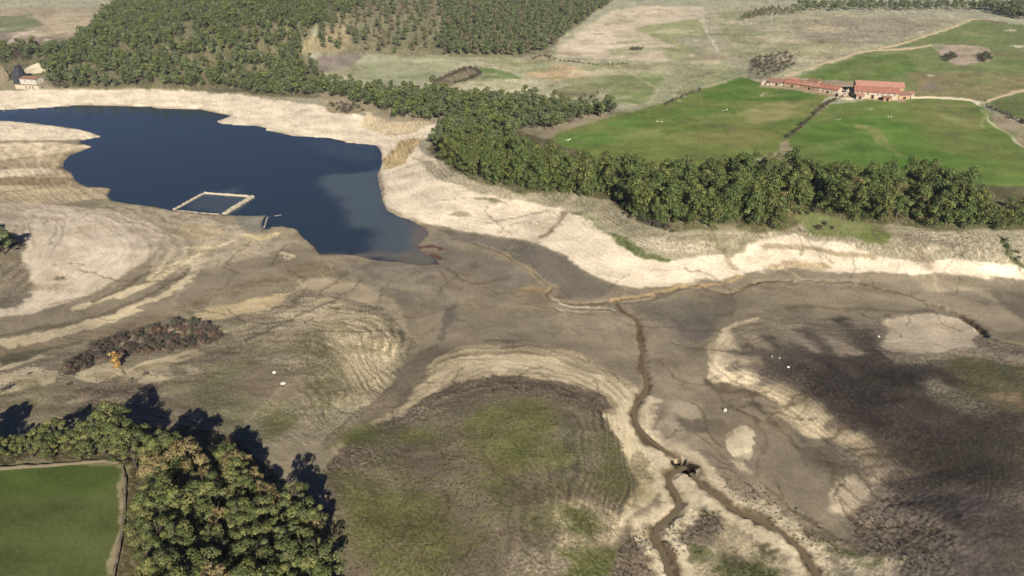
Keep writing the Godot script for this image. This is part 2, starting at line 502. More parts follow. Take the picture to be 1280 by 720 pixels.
	# pale dry silt of the bank
	layer([-60,114, 30,113, 100,112, 230,113, 300,119, 340,124, 400,132, 440,140, 470,150, 505,156, 545,156, 540,170, 520,178, 530,188, 545,203, 575,222, 600,240, 650,252, 700,258, 722,268, 752,287, 790,313, 830,325, 900,317, 925,311, 960,296, 990,293, 1040,300, 1090,318, 1145,327, 1220,325, 1290,337, 1290,349, 1210,344, 1150,345, 1110,343, 1050,341, 1010,333, 985,332, 960,336, 930,345, 870,351, 850,356, 825,362, 800,362, 770,355, 735,340, 700,317, 670,302, 650,297, 600,293, 555,283, 535,282, 515,276, 497,271, 482,263, 470,235, 465,185, 428,180, 360,172, 265,152, 190,138, -60,139], 230,213,185, 1.6, 0.08, 0.08)
	layer([405,124, 440,126, 456,138, 440,143, 410,140], 153,139,110, 2, 0.3, 0.9)
	layer([455,140, 490,152, 540,152, 520,165, 490,172, 455,160], 205,186,150, 3, 0.4, 0.3)
	layer([478,200, 500,176, 530,170, 520,182, 505,205, 482,212], 190,166,122, 2, 0.7, 0.3)
	layer([515,196, 560,212, 600,232, 660,246, 640,250, 590,240, 540,222], 175,163,136, 3, 0.4, 0.5)
	layer([590,246, 620,248, 635,255, 610,252], 141,135,106, 1.5, 0.3, 0.8)
	layer([560,268, 575,264, 590,270, 575,272], 167,155,128, 1.5)
	layer([655,240, 700,240, 762,250, 800,282, 845,294, 900,292, 960,294, 925,308, 850,316, 800,300, 770,285, 730,262, 700,252], 153,143,118, 4, 0.5, 0.6)
	layer([760,289, 780,298, 810,315, 840,321, 838,326, 800,320, 772,308], 106,112,70, 1.5, 0.3, 0.9)
	layer([780,300, 830,296, 880,300, 900,308, 860,316, 810,312], 183,171,144, 3, 0.7, 0.5)
	layer([710,262, 730,264, 760,284, 745,284, 725,272], 137,137,102, 2, 0.3, 0.8)
	layer([930,296, 950,292, 985,288, 1000,280, 1060,290, 1120,300, 1200,300, 1250,298, 1280,330, 1220,322, 1140,322, 1090,314, 1040,298, 990,290, 950,300], 167,155,130, 3, 0.7, 0.5)
	layer([985,270, 1010,262, 1040,272, 1100,282, 1120,296, 1060,300, 1010,290], 118,122,76, 4, 0, 0.5)
	layer([1070,288, 1115,292, 1110,304, 1075,302], 106,116,60, 3, 0, 0.4)
	layer([1130,288, 1220,290, 1250,300, 1230,322, 1160,316, 1140,304], 165,153,130, 3, 0.8, 0.6)
	line([955,310, 985,306, 1020,310, 1060,318, 1100,322], 3, 157,141,110, 1, 0.8)
	layer([960,334, 985,326, 1030,328, 1045,334, 1010,336, 975,340], 183,163,130, 2, 0.4, 0.1)
	line([708,262, 700,280, 686,290, 670,298], 2, 155,141,114, 0.8)
	line([912,322, 916,330, 922,340], 2.5, 183,165,136, 1)
	line([945,297, 925,312, 912,320, 905,308, 880,296], 3, 127,121,92, 1, 0.7)
	line([1128,292, 1140,306, 1155,322, 1162,340], 4, 147,129,108, 1.5, 0.6)
	layer([1252,292, 1260,300, 1268,318, 1282,332, 1290,340, 1270,334, 1258,320, 1250,302], 86,92,56, 1, 0, 0.9)
	# --- mud of the lake floor
	layer([470,262, 515,277, 555,284, 600,294, 650,298, 670,303, 700,318, 735,341, 770,356, 800,363, 850,357, 930,346, 985,335, 1050,342, 1150,346, 1290,350, 1290,420, 1240,430, 1120,390, 1000,395, 940,398, 890,412, 880,440, 890,475, 960,500, 1010,540, 1060,580, 1040,620, 1080,680, 1100,760, 780,760, 800,620, 790,490, 720,446, 640,432, 540,446, 500,470, 520,430, 490,370, 430,350, 380,345, 300,370, 230,395, 160,420, -60,440, -60,400, 60,390, 150,350, 200,300, 140,262, 220,262, 330,285, 400,318], 141,129,108, 2, 0.06, 0.02)
	# wet darker mud
	layer([545,286, 600,296, 650,300, 672,306, 700,320, 735,344, 765,358, 740,372, 690,370, 690,355, 660,335, 620,310, 570,298], 119,111,98, 2.5, 0, 0)
	layer([530,330, 560,310, 620,330, 670,350, 680,368, 620,360, 560,345], 127,118,104, 5)
	layer([430,330, 540,334, 600,352, 580,366, 500,356, 440,344], 135,124,108, 4)
	layer([640,362, 665,356, 685,362, 682,374, 650,372], 147,129,98, 4)
	layer([552,378, 570,375, 575,395, 560,412, 550,420, 556,400], 111,103,90, 2)
	line([548,424, 560,408, 575,402, 582,404], 1.5, 111,103,90, 0.8)
	line([600,428, 620,425, 645,426], 1.5, 115,107,92, 0.6)
	layer([800,382, 860,372, 900,378, 930,392, 890,404, 860,432, 830,410, 812,400], 123,115,100, 4)
	layer([840,400, 880,396, 890,408, 876,430, 856,420], 107,99,88, 3)
	layer([1000,360, 1100,362, 1160,382, 1200,402, 1120,386, 1050,392, 950,392, 900,400, 930,372], 145,133,110, 3)
	layer([1150,352, 1230,362, 1275,390, 1280,412, 1240,415, 1200,390, 1150,370], 165,151,126, 4)
	layer([1230,355, 1290,352, 1290,400, 1262,388], 123,113,96, 3)
	for k in [[430,356, 520,352, 600,372, 560,384, 480,372], [640,392, 740,386, 790,400, 760,420, 680,410], [820,470, 870,452, 884,474, 860,490, 826,490], [880,505, 940,512, 930,524, 884,520], [960,352, 1040,346, 1100,354, 1040,360], [480,340, 530,344, 520,350, 478,348], [700,404, 790,408, 788,414, 705,412]]:
		layer(k, 163,151,128, 3, -1, -1, 0.55)
	for k in [[590,312, 640,330, 660,346, 620,338], [600,362, 680,368, 690,380, 620,378], [820,430, 860,426, 876,444, 850,462, 826,456], [890,372, 960,366, 980,378, 900,388], [470,356, 560,372, 540,392, 500,380], [1180,356, 1240,372, 1230,380, 1180,366]]:
		layer(k, 123,114,100, 3, -1, -1, 0.55)
	# brown strip and streaks on the left
	layer([-60,440, 60,428, 160,405, 240,376, 330,344, 390,326, 420,332, 430,345, 370,350, 300,365, 230,392, 170,415, 90,432, -60,470], 137,123,98, 3, 0.45, 0.05)
	layer([130,255, 215,262, 290,270, 330,290, 380,300, 340,320, 280,330, 230,345, 190,340, 200,300, 170,270], 171,157,132, 4, 0.5, 0.15)
	layer([225,278, 270,284, 285,292, 260,300, 220,295], 183,165,132, 3)
	layer([290,270, 326,270, 328,284, 318,290, 295,280], 145,139,124, 2)
	layer([300,292, 330,294, 352,290, 345,298, 305,304], 195,179,136, 1.2)
	line([315,300, 340,296, 350,290], 2, 214,196,150, 0.5)
	for s in [[[90,388, 130,374, 165,362, 200,350], 3.0], [[0,432, 60,418, 120,402, 170,386], 7.0], [[120,400, 160,388, 215,362, 235,345], 3.5], [[150,372, 200,348, 240,325, 262,312], 2.5], [[0,470, 50,455, 90,446], 7.0], [[185,352, 220,330, 250,318], 2.0], [[230,310, 262,308, 290,302], 2.2], [[350,315, 362,322, 356,326], 1.5]]:
		line(s[0], s[1], 212,194,156, 0.5, 0.9)
	for s in [[[0,448, 60,436, 110,425], 3.0], [[60,410, 110,396, 160,380, 210,356], 1.6], [[110,380, 150,362, 190,340], 2.0], [[0,420, 40,412, 90,400], 2.0], [[140,390, 180,372, 220,348, 236,336], 1.2]]:
		line(s[0], s[1], 107,97,78, 0.5, 0.8)
	# left shore terraces
	layer([-60,150, 0,150, 60,156, 113,164, 131,170, 100,175, -60,177], 236,218,188, 1.2, 0.2, 0.02)
	layer([-60,178, 50,177, 117,182, 88,193, 78,206, 92,218, 96,226, 142,234, 134,246, 100,252, -60,262], 185,166,134, 1.5, 0.45, 0.15)
	layer([-60,180, 50,178, 117,182, 90,188, 60,194, -60,204], 228,208,172, 1.5, 0.4, 0.02)
	layer([-10,214, 30,210, 68,210, 68,216, 30,220, -10,222], 216,200,168, 0.8)
	layer([-10,232, 50,236, 95,234, 95,238, 40,244, -10,246], 196,176,140, 1)
	layer([-60,222, 0,222, 90,222, 94,230, 0,232, -60,232], 147,129,100, 1.5, 0.45, 0.1)
	layer([-60,256, 40,254, 80,256, 140,262, 190,275, 205,300, 180,330, 100,372, 50,392, -60,402], 191,175,150, 2, 0.4, 0.15)
	layer([36,262, 80,259, 139,273, 181,306, 177,324, 153,345, 104,369, 52,390, -20,398, -20,388, 42,369, 38,348, 26,320, 35,289, 38,279], 212,196,170, 1.5, 0.15, 0.04)
	for s in [[40,280, 44,268, 62,264, 82,272, 78,290, 68,312], [50,284, 56,276, 66,276, 70,284, 62,306], [36,286, 44,300, 40,316]]:
		line(s, 1.0, 165,151,128, 0.5, 0.7)
	layer([-60,300, 10,300, 32,300, 26,330, 40,355, 38,366, -60,372], 133,121,100, 2.5, 0.5, 0.5)
	layer([-60,362, 30,362, 42,370, 20,384, -60,388], 125,115,98, 2, 0.2, 0.5)
	layer([72,344, 82,344, 82,348, 70,348], 117,107,92, 0.6)
	# --- terraced slope in front of the brown shrubs
	layer([225,398, 280,382, 330,370, 370,352, 420,352, 470,366, 500,390, 520,425, 505,460, 480,500, 440,540, 380,560, 300,560, 160,560, -60,600, -60,452, 60,440, 160,425], 143,131,108, 3, 0.6, 0.6)
	layer([228,398, 270,382, 330,372, 366,366, 352,382, 320,390, 260,398, 236,402], 196,176,136, 2, 0.3, 0.1)
	layer([360,350, 420,350, 460,358, 490,372, 515,410, 525,430, 505,412, 480,385, 430,368, 380,362], 173,157,128, 1.5, 0.1, 0.02)
	layer([400,400, 440,388, 470,392, 496,420, 498,450, 480,480, 462,500, 440,490, 420,450], 179,163,130, 5, 0.9, 0.5)
	layer([300,400, 360,378, 420,380, 440,400, 400,420, 350,440, 300,430], 157,143,118, 6, 0.8, 0.7)
	layer([340,392, 400,372, 450,380, 490,410, 498,450, 480,486, 452,500, 440,460, 420,420, 380,406], 196,179,145, 6, 0.9, 0.4, 0.6)
	layer([370,420, 400,415, 420,450, 430,500, 450,530, 420,540, 390,500], 131,123,94, 6, 0.6, 0.8)
	layer([230,470, 300,450, 340,480, 370,530, 340,560, 280,540, 230,500], 131,125,96, 8, 0.1, 0.6)
	layer([420,500, 460,490, 455,520, 430,540, 405,520], 165,155,126, 3, 0.3, 0.7)
	layer([330,520, 370,515, 372,540, 340,548], 112,112,74, 4, -1, -1, 0.7)
	layer([255,455, 280,450, 290,470, 262,480], 121,121,88, 4, -1, -1, 0.7)
	line([262,452, 300,432, 340,410, 390,385, 430,370], 2, 111,101,84, 1.2, 0.7)
	line([355,386, 372,374, 388,360], 1.6, 117,105,86, 0.8, 0.6)
	layer([290,476, 330,452, 360,470, 390,480, 360,500, 310,500], 135,121,102, 5, 0.1, 0.4)
	# pale patches round the shrubs
	for s in [[-10,472, 40,458, 78,462, 70,478, 30,490, -10,492], [100,462, 140,456, 150,470, 120,478, 98,474], [150,462, 200,445, 245,436, 262,442, 200,462, 160,474], [120,446, 150,425, 172,420, 160,438], [168,478, 190,468, 212,474, 200,486, 172,488], [112,492, 146,486, 144,498, 116,500], [200,416, 246,404, 258,408, 220,420], [-10,455, 50,442, 64,446, 20,460, -10,466]]:
		layer(s, 206,188,152, 0.8, 0, 0.1)
	layer([-60,500, 60,480, 120,480, 250,480, 240,510, 160,520, -60,560], 145,133,106, 4, 0.1, 0.5)
	layer([100,485, 200,480, 215,500, 170,520, 110,510], 129,115,98, 4, 0.2, 0.8)
	layer([0,446, 30,440, 60,436, 40,450, 0,460], 107,101,76, 2)
	# gully between terraced slope and spur
	layer([540,430, 525,440, 500,465, 470,500, 440,530, 405,560, 440,560, 480,540, 510,505, 545,470, 560,440], 127,115,96, 2, 0.1, 0.3)
	line([545,430, 526,440, 510,456, 495,474, 480,488, 455,512, 430,535, 405,556], 1.6, 111,101,86, 0.5, 0.8)
	# --- grassy spur
	layer([420,560, 470,525, 510,500, 540,450, 580,434, 640,429, 700,436, 740,450, 775,470, 796,490, 788,520, 790,560, 806,590, 800,630, 770,670, 690,690, 700,760, 420,760, 400,600], 175,159,128, 2, 0.8, 0.2)
	layer([520,480, 560,452, 620,446, 690,450, 740,462, 785,492, 782,500, 740,474, 690,462, 620,458, 560,468], 208,189,152, 1.5, 0.4, 0.05)
	layer([530,500, 545,462, 590,446, 640,440, 700,446, 745,460, 790,490, 780,512, 740,486, 690,470, 620,464, 560,478], 214,196,160, 2, 0.5, 0.1, 0.8)
	layer([500,520, 545,490, 590,476, 640,470, 700,476, 745,492, 772,520, 780,560, 790,600, 778,640, 740,680, 690,700, 690,760, 400,760, 400,590, 440,555, 470,530], 113,100,84, 2, 0.9, 0.8)
	layer([560,500, 620,490, 690,495, 735,512, 762,545, 770,600, 755,640, 715,660, 690,700, 680,760, 420,760, 420,600, 470,580, 520,540], 119,108,88, 6, 0.3, 0.5)
	layer([600,505, 660,498, 700,515, 690,540, 660,570, 645,620, 625,650, 615,600, 590,560, 560,545], 106,108,60, 5, 0.15, 0.5, 0.8)
	layer([440,540, 480,530, 520,530, 560,530, 600,540, 560,562, 500,562, 450,556], 109,103,78, 4, 0.3, 0.5)
	layer([445,532, 470,530, 480,545, 450,556, 436,548], 92,96,56, 4, -1, -1, 0.7)
	layer([690,530, 730,530, 745,560, 720,610, 680,640, 670,600], 107,101,80, 9, 0.5, 0.6)
	layer([750,540, 772,550, 782,590, 772,630, 755,620, 745,580], 90,92,58, 5, 0.3, 0.5, 0.8)
	layer([410,590, 470,600, 540,620, 570,660, 560,720, 540,760, 470,760, 440,690], 106,106,62, 6, 0.15, 0.5, 0.8)
	layer([560,590, 610,600, 620,660, 600,720, 570,680, 540,630], 127,115,92, 9, 0.1, 0.4)
	layer([420,640, 450,680, 460,740, 430,740], 125,111,92, 6, 0, 0.3)
	layer([690,640, 715,626, 745,628, 775,640, 786,660, 768,676, 740,682, 700,690, 690,665], 173,157,128, 3, 0.3, 0.8)
	layer([712,640, 745,636, 760,655, 740,672, 710,668], 96,96,60, 3, 0.2, 0.8)
	layer([690,690, 750,680, 790,690, 780,720, 760,760, 660,760], 100,102,58, 5, 0.1, 0.7)
	layer([640,690, 690,690, 720,704, 700,720, 640,715], 155,141,118, 4, 0.1, 0.9)
	# pale silt rim along the stream
	layer([756,510, 775,505, 790,492, 795,508, 788,530, 806,556, 820,572, 832,590, 826,604, 812,622, 798,640, 786,648, 776,672, 758,680, 786,640, 800,610, 786,580, 770,545], 212,194,158, 1.2, 0.1, 0.15)
	layer([786,572, 800,564, 818,575, 826,596, 812,602, 794,600], 165,149,122, 2, 0.1, 0.8)
	layer([768,690, 790,660, 808,650, 822,668, 830,720, 836,760, 760,760, 764,720], 119,105,88, 2, 0.1, 0.9)
	layer([838,650, 860,636, 885,632, 902,650, 896,672, 870,690, 846,690, 836,670], 113,101,86, 2, 0.1, 0.9)
	layer([862,612, 880,606, 920,632, 960,648, 1000,672, 1022,700, 1020,720, 1000,720, 985,690, 950,664, 900,655, 880,635], 204,186,150, 1, 0.2, 0.1)
	layer([886,640, 930,660, 970,690, 1000,730, 990,760, 860,760, 862,705, 880,692, 900,675, 905,655], 179,163,134, 2, 0.2, 0.7)
	layer([895,690, 940,696, 975,706, 985,740, 900,740, 888,712], 90,92,56, 3, 0.1, 0.8)
	layer([950,668, 965,672, 980,692, 970,694, 955,684], 117,107,84, 1)
	layer([880,590, 900,600, 930,620, 980,650, 1005,670, 1020,700, 990,672, 950,645, 905,622, 880,602], 216,198,164, 0.8, 0.1, 0.05)
	layer([820,548, 850,552, 880,575, 890,600, 868,590, 842,570], 153,139,114, 1)
	layer([850,598, 862,600, 870,614, 862,626, 852,636, 852,618, 846,608], 206,188,152, 0.8)
	# mud plain between the two streams
	layer([880,500, 940,500, 1010,560, 1050,580, 1040,620, 1075,660, 1060,690, 990,660, 930,620, 900,590, 880,560, 872,530], 139,127,106, 3, 0.05, 0.05)
	layer([832,500, 870,500, 880,540, 872,570, 840,560, 826,540], 173,159,134, 3)
	layer([840,520, 900,526, 905,536, 872,540, 850,536], 119,108,92, 2)
	layer([905,540, 925,534, 938,540, 946,566, 940,574, 920,570, 912,556], 226,208,174, 0.6)
	layer([908,572, 930,572, 938,590, 920,588], 193,177,146, 1.2, 0, 0.3)
	layer([895,600, 950,605, 1010,640, 1020,680, 980,664, 920,625], 153,139,116, 3, 0.05, 0.6)
	layer([1000,680, 1060,670, 1120,690, 1130,760, 1010,760, 1020,720], 157,143,120, 3, 0.1, 0.7)
	layer([1036,690, 1090,690, 1130,712, 1120,730, 1060,720], 199,183,154, 2, 0.1, 0.7)
	layer([1130,690, 1180,684, 1195,715, 1160,740, 1120,730], 84,80,58, 3, 0.1, 0.6)
	# --- dark spur on the right
	layer([884,430, 900,410, 940,398, 1000,396, 1080,400, 1110,392, 1160,386, 1215,402, 1235,424, 1290,436, 1290,760, 1130,760, 1110,700, 1060,660, 1040,620, 1060,590, 1010,540, 960,495, 905,482, 884,462], 131,119,102, 2, 0.4, 0.5)
	layer([883,436, 898,412, 925,402, 952,398, 945,412, 935,425, 950,440, 958,458, 950,472, 925,482, 904,482, 888,474], 216,197,162, 1.2, 0.45, 0.05)
	layer([915,410, 950,402, 1000,404, 1030,420, 1000,425, 960,440, 930,440, 915,430], 153,139,116, 3, 0.4, 0.3)
	layer([915,470, 945,480, 985,478, 1010,500, 1050,530, 1090,560, 1120,576, 1128,590, 1110,600, 1080,580, 1040,548, 1010,545, 985,540, 970,520, 968,498, 940,486], 204,185,150, 1.2, 0.35, 0.4)
	layer([905,442, 950,440, 990,440, 1010,430, 980,412, 1040,440, 1070,440, 1050,410, 1090,440, 1120,452, 1180,458, 1240,470, 1290,470, 1290,590, 1240,606, 1180,596, 1130,592, 1100,566, 1050,530, 1010,500, 980,476, 950,470, 960,455, 930,450], 70,62,56, 9, 0.2, 0.3)
	layer([1030,450, 1090,456, 1150,464, 1190,480, 1180,540, 1240,600, 1180,600, 1120,560, 1060,500, 1010,470], 56,50,46, 13, 0.2, 0.22)
	layer([980,420, 1020,416, 1060,430, 1090,444, 1050,446, 1010,440], 147,133,114, 4, 0.2, 0.3)
	for k in [[[1000,408, 1030,436, 1075,470], 5.0], [[962,420, 985,440, 1030,462], 4.0], [[912,441, 960,443, 1010,456], 2.4], [[915,458, 960,462, 1010,470], 3.0], [[1048,396, 1072,420, 1110,455], 6.0], [[1084,412, 1100,436, 1120,458], 4.0], [[930,432, 970,440, 1010,450], 3.0]]:
		line(k[0], k[1], 80,72,65, 2.4, 0.7)
	layer([1110,398, 1160,390, 1205,402, 1222,416, 1224,434, 1180,440, 1150,448, 1120,444, 1105,430, 1110,412], 195,179,152, 2, 0.1, 0.15)
	layer([1100,436, 1150,446, 1180,438, 1225,434, 1270,440, 1290,448, 1290,460, 1240,452, 1200,446, 1160,456, 1120,456], 153,139,118, 2, 0.3, 0.8)
	layer([1180,452, 1220,446, 1290,460, 1290,500, 1240,510, 1200,490], 96,92,64, 5, 0.1, 0.5)
	layer([1160,470, 1200,490, 1240,510, 1220,520, 1170,500, 1150,480], 129,119,102, 5, 0.1, 0.9)
	layer([1220,490, 1280,490, 1280,510, 1240,508], 129,111,86, 6)
	layer([1120,600, 1180,610, 1290,640, 1290,760, 1200,760, 1180,700, 1150,650], 107,96,88, 6, 0.03, 0.45)
	layer([1038,612, 1060,602, 1090,598, 1110,604, 1090,630, 1070,646, 1045,642, 1036,628], 208,190,158, 1.2, 0.35, 0.1)
	layer([1085,630, 1110,610, 1150,630, 1190,660, 1210,690, 1180,684, 1130,680, 1090,660, 1070,650], 147,131,112, 3, 0.08, 0.8)
	layer([990,556, 1040,552, 1075,565, 1085,590, 1060,604, 1040,594, 1010,575], 111,102,87, 3)
	layer([880,468, 900,484, 945,488, 965,500, 950,494, 905,492, 884,482], 96,86,68, 1.5)
	line([940,500, 965,520, 985,535, 1010,550, 1040,570], 2.5, 111,102,86, 1, 0.8)
	# --- walled field and grove floor
	layer([-120,584, 0,586, 60,582, 130,576, 152,582, 152,640, 142,700, 130,780, -120,800], 92,100,56, 0.8, 0, 0.1)
	layer([0,590, 60,586, 130,580, 148,588, 140,612, 60,616, 0,620], 86,104,48, 5)
	layer([-120,555, 0,560, 60,545, 150,555, 180,530, 290,545, 330,580, 390,640, 430,720, 440,800, 130,800, 156,640, 156,582, 130,574, 0,584, -120,584], 92,84,56, 2, 0, 0.7)
	line([-20,590, 0,588, 60,584, 130,578, 152,582, 156,600, 155,640, 150,680, 142,720], 1.5, 165,151,120, 0.5, 0.6)
	mottle([440,330, 700,320, 790,420, 540,430], 26, [Color8(154,141,116), Color8(116,104,86), Color8(146,130,104)], 2, 10, 0.35, 311)
	mottle([870,350, 1240,350, 1200,385, 900,395], 20, [Color8(160,146,120), Color8(112,100,82)], 2, 9, 0.35, 312)
	mottle([820,430, 880,420, 1040,620, 900,600], 24, [Color8(162,148,120), Color8(112,100,82), Color8(150,136,110)], 1.5, 7, 0.4, 313)
	mottle([480,180, 700,258, 1240,330, 700,300], 30, [Color8(176,162,132), Color8(204,188,158), Color8(160,148,118)], 1.5, 6, 0.45, 314)
	mottle([440,540, 760,500, 780,640, 440,740], 60, [Color8(98,104,54), Color8(120,104,84), Color8(94,84,66), Color8(112,112,64)], 1.5, 8, 0.4, 315)
	mottle([960,430, 1280,460, 1280,700, 1100,600], 40, [Color8(54,48,44), Color8(84,74,66), Color8(76,72,56), Color8(62,54,50)], 2, 9, 0.4, 316)
	mottle([230,400, 500,380, 470,500, 250,540], 50, [Color8(176,160,126), Color8(112,106,74), Color8(120,106,84), Color8(150,136,104)], 1.2, 6, 0.4, 317)
	mottle([0,470, 250,440, 280,500, 0,520], 34, [Color8(206,190,156), Color8(112,104,72), Color8(106,92,74), Color8(190,172,138)], 1.0, 4.5, 0.6, 318)
	mottle([0,200, 110,190, 330,300, 0,420], 44, [Color8(206,190,158), Color8(140,122,94), Color8(186,168,134)], 1.2, 5.5, 0.4, 319)
	mottle([880,620, 1010,680, 1160,700, 860,720], 40, [Color8(206,190,156), Color8(104,94,74), Color8(96,98,62)], 1.0, 3.5, 0.5, 320)
	# --- small rills that run down the slopes
	var rr := RandomNumberGenerator.new()
	rr.seed = 88
	for a in [[-20,150, 140,180, 150,400, -20,400, 16], [140,260, 420,330, 470,380, 200,420, 14], [240,400, 500,400, 480,500, 300,560, 18], [480,180, 700,260, 760,340, 560,280, 12], [700,260, 1280,300, 1280,345, 800,360, 22], [500,300, 780,380, 780,430, 500,360, 14], [880,400, 1060,400, 1100,560, 900,480, 16], [900,500, 1060,560, 1060,690, 880,600, 16], [1100,390, 1280,430, 1280,620, 1120,560, 14], [450,480, 780,480, 780,700, 450,700, 20], [1040,600, 1200,640, 1200,720, 1040,720, 12]]:
		for k in a[8]:
			var fu := rr.randf()
			var fv := rr.randf()
			var top := Vector2(lerpf(a[0], a[2], fu), lerpf(a[1], a[3], fu))
			var bot := Vector2(lerpf(a[6], a[4], fu), lerpf(a[7], a[5], fu))
			var uv := top.lerp(bot, fv)
			var q := ground_at(uv.x, uv.y)
			var pt := Vector2(q.x, q.z)
			var path := PackedVector2Array([pt])
			var drift := rr.randf_range(-0.6, 0.6)
			for n in rr.randi_range(8, 24):
				var e := 2.0
				var gr := Vector2(base_h(pt.x + e, pt.y) - base_h(pt.x - e, pt.y), base_h(pt.x, pt.y + e) - base_h(pt.x, pt.y - e))
				if gr.length() < 0.004:
					break
				drift = clampf(drift + rr.randf_range(-0.35, 0.35), -0.9, 0.9)
				pt -= gr.normalized().rotated(drift) * 1.5
				path.append(pt)
			if path.size() > 4:
				var tone: Color = [Color8(88, 76, 60, 120), Color8(92, 80, 62, 90), Color8(206, 190, 156, 90)][rr.randi() % (3 if a[0] < 450 or a[1] < 300 else 2)]
				fill_region(soil_image, ribbon(path, rr.randf_range(0.5, 1.1)), tone, 0.4)
	# --- channels and lake cut into all of it
	for g in [[GULLY_MAIN, 0.9], [GULLY_SOUTH, 1.9], [GULLY_WEST, 2.2]]:
		var l := smooth_line(g[0], 2.0)
		if g[0] == GULLY_MAIN:
			fill_region(soil_image, ribbon(l, g[1] * 2.6), Color8(160, 142, 112, 110), 0.8)
		else:
			fill_region(soil_image, ribbon(l.slice(int(l.size() * (0.42 if g[0] == GULLY_SOUTH else 0.0))), 9.0), Color8(216, 199, 165, 225), 1.2)
			fill_region(soil_image, ribbon(l, g[1] * 1.5), Color8(138, 122, 97, 190), 0.8)
		fill_region(soil_image, ribbon(l, g[1] * 0.85), Color8(106, 92, 72), 0.5)
		carve(ribbon(l, g[1] * 1.2), 0.42, 0.9)
	line([690,374, 720,381, 750,383, 772,386], 1.2, 197,185,156, 0.4)
	line([700,386, 740,388, 768,390], 0.8, 187,175,148, 0.4)
	line([690,376, 692,360, 676,346, 650,330, 625,314], 3, 167,149,116, 1.2, 0.4)
	line([930,347, 880,357, 845,360, 805,372, 760,376], 1.3, 200,168,118, 0.4, 0.8)
	# plunge pool
	carve(ribbon(smooth_line([849,574, 856,583, 866,592]), 2.3), 2.8, 0.5)
	fill_region(soil_image, ribbon(smooth_line([849,574, 856,583, 865,591]), 2.2), Color8(58, 49, 38), 0.5)
	carve(ribbon(smooth_line([1160,378, 1195,392, 1222,410, 1232,420]), 1.8), 0.9, 0.8)
	line([980,386, 1010,383, 1060,387, 1110,388, 1170,392], 2.2, 119,109,90, 1.0, 0.8)
	var lake := plan(LAKE)
	fill_region(soil_image, ribbon(lake, 3.0), Color8(122, 108, 86, 150), 1.6)
	carve(lake, 1.6, 1.4)
	# wet dark rim of mud round the tail
	line([548,296, 560,310, 566,326, 552,336, 500,332, 462,328], 5.0, 119,112,100, 2.0, 0.6)
	# red-brown weed at the lake's tail
	for s in [[520,312, 545,308, 552,312], [524,318, 550,322, 556,326], [534,326, 546,330, 552,331]]:
		line(s, 2.4, 96,66,58, 0.6, 0.9)
	soil = soil_image.get_data()
	form = form_image.get_data()


func raster(data: PackedByteArray, x: float, z: float) -> Vector3:
	var fx := clampf((x - PX0) / CELL - 0.5, 0.0, PW - 2.0)
	var fz := clampf((z - PZ0) / CELL - 0.5, 0.0, PH - 2.0)
	var i := int(fx)
	var j := int(fz)
	fx -= i
	fz -= j
	var k := (j * PW + i) * 4
	var m := k + PW * 4
	var a := (1.0 - fx) * (1.0 - fz)
	var b := fx * (1.0 - fz)
	var c := (1.0 - fx) * fz
	var d := fx * fz
	return Vector3(a * data[k] + b * data[k + 4] + c * data[m] + d * data[m + 4], a * data[k + 1] + b * data[k + 5] + c * data[m + 1] + d * data[m + 5], a * data[k + 2] + b * data[k + 6] + c * data[m + 2] + d * data[m + 6]) / 255.0


func ground_h(x: float, z: float) -> float:
	var f := raster(form, x + 0.35 * warp_b.get_noise_2d(x, z), z + 0.35 * warp_b.get_noise_2d(x + 91.0, z))
	return shape_h(x, z, f)


func shape_h(x: float, z: float, f: Vector3) -> float:
	var h := base_h(x, z)
	var wob := grain_a.get_noise_2d(x, z)
	if f.y > 0.02:
		h += f.y * 0.06 * sin(h * 21.0 + 1.7 * wob)
	h += (0.05 + 0.4 * f.z) * wob * 0.8 + (0.015 + 0.075 * f.z) * grain_b.get_noise_2d(x, z)
	return h - f.x * 4.0


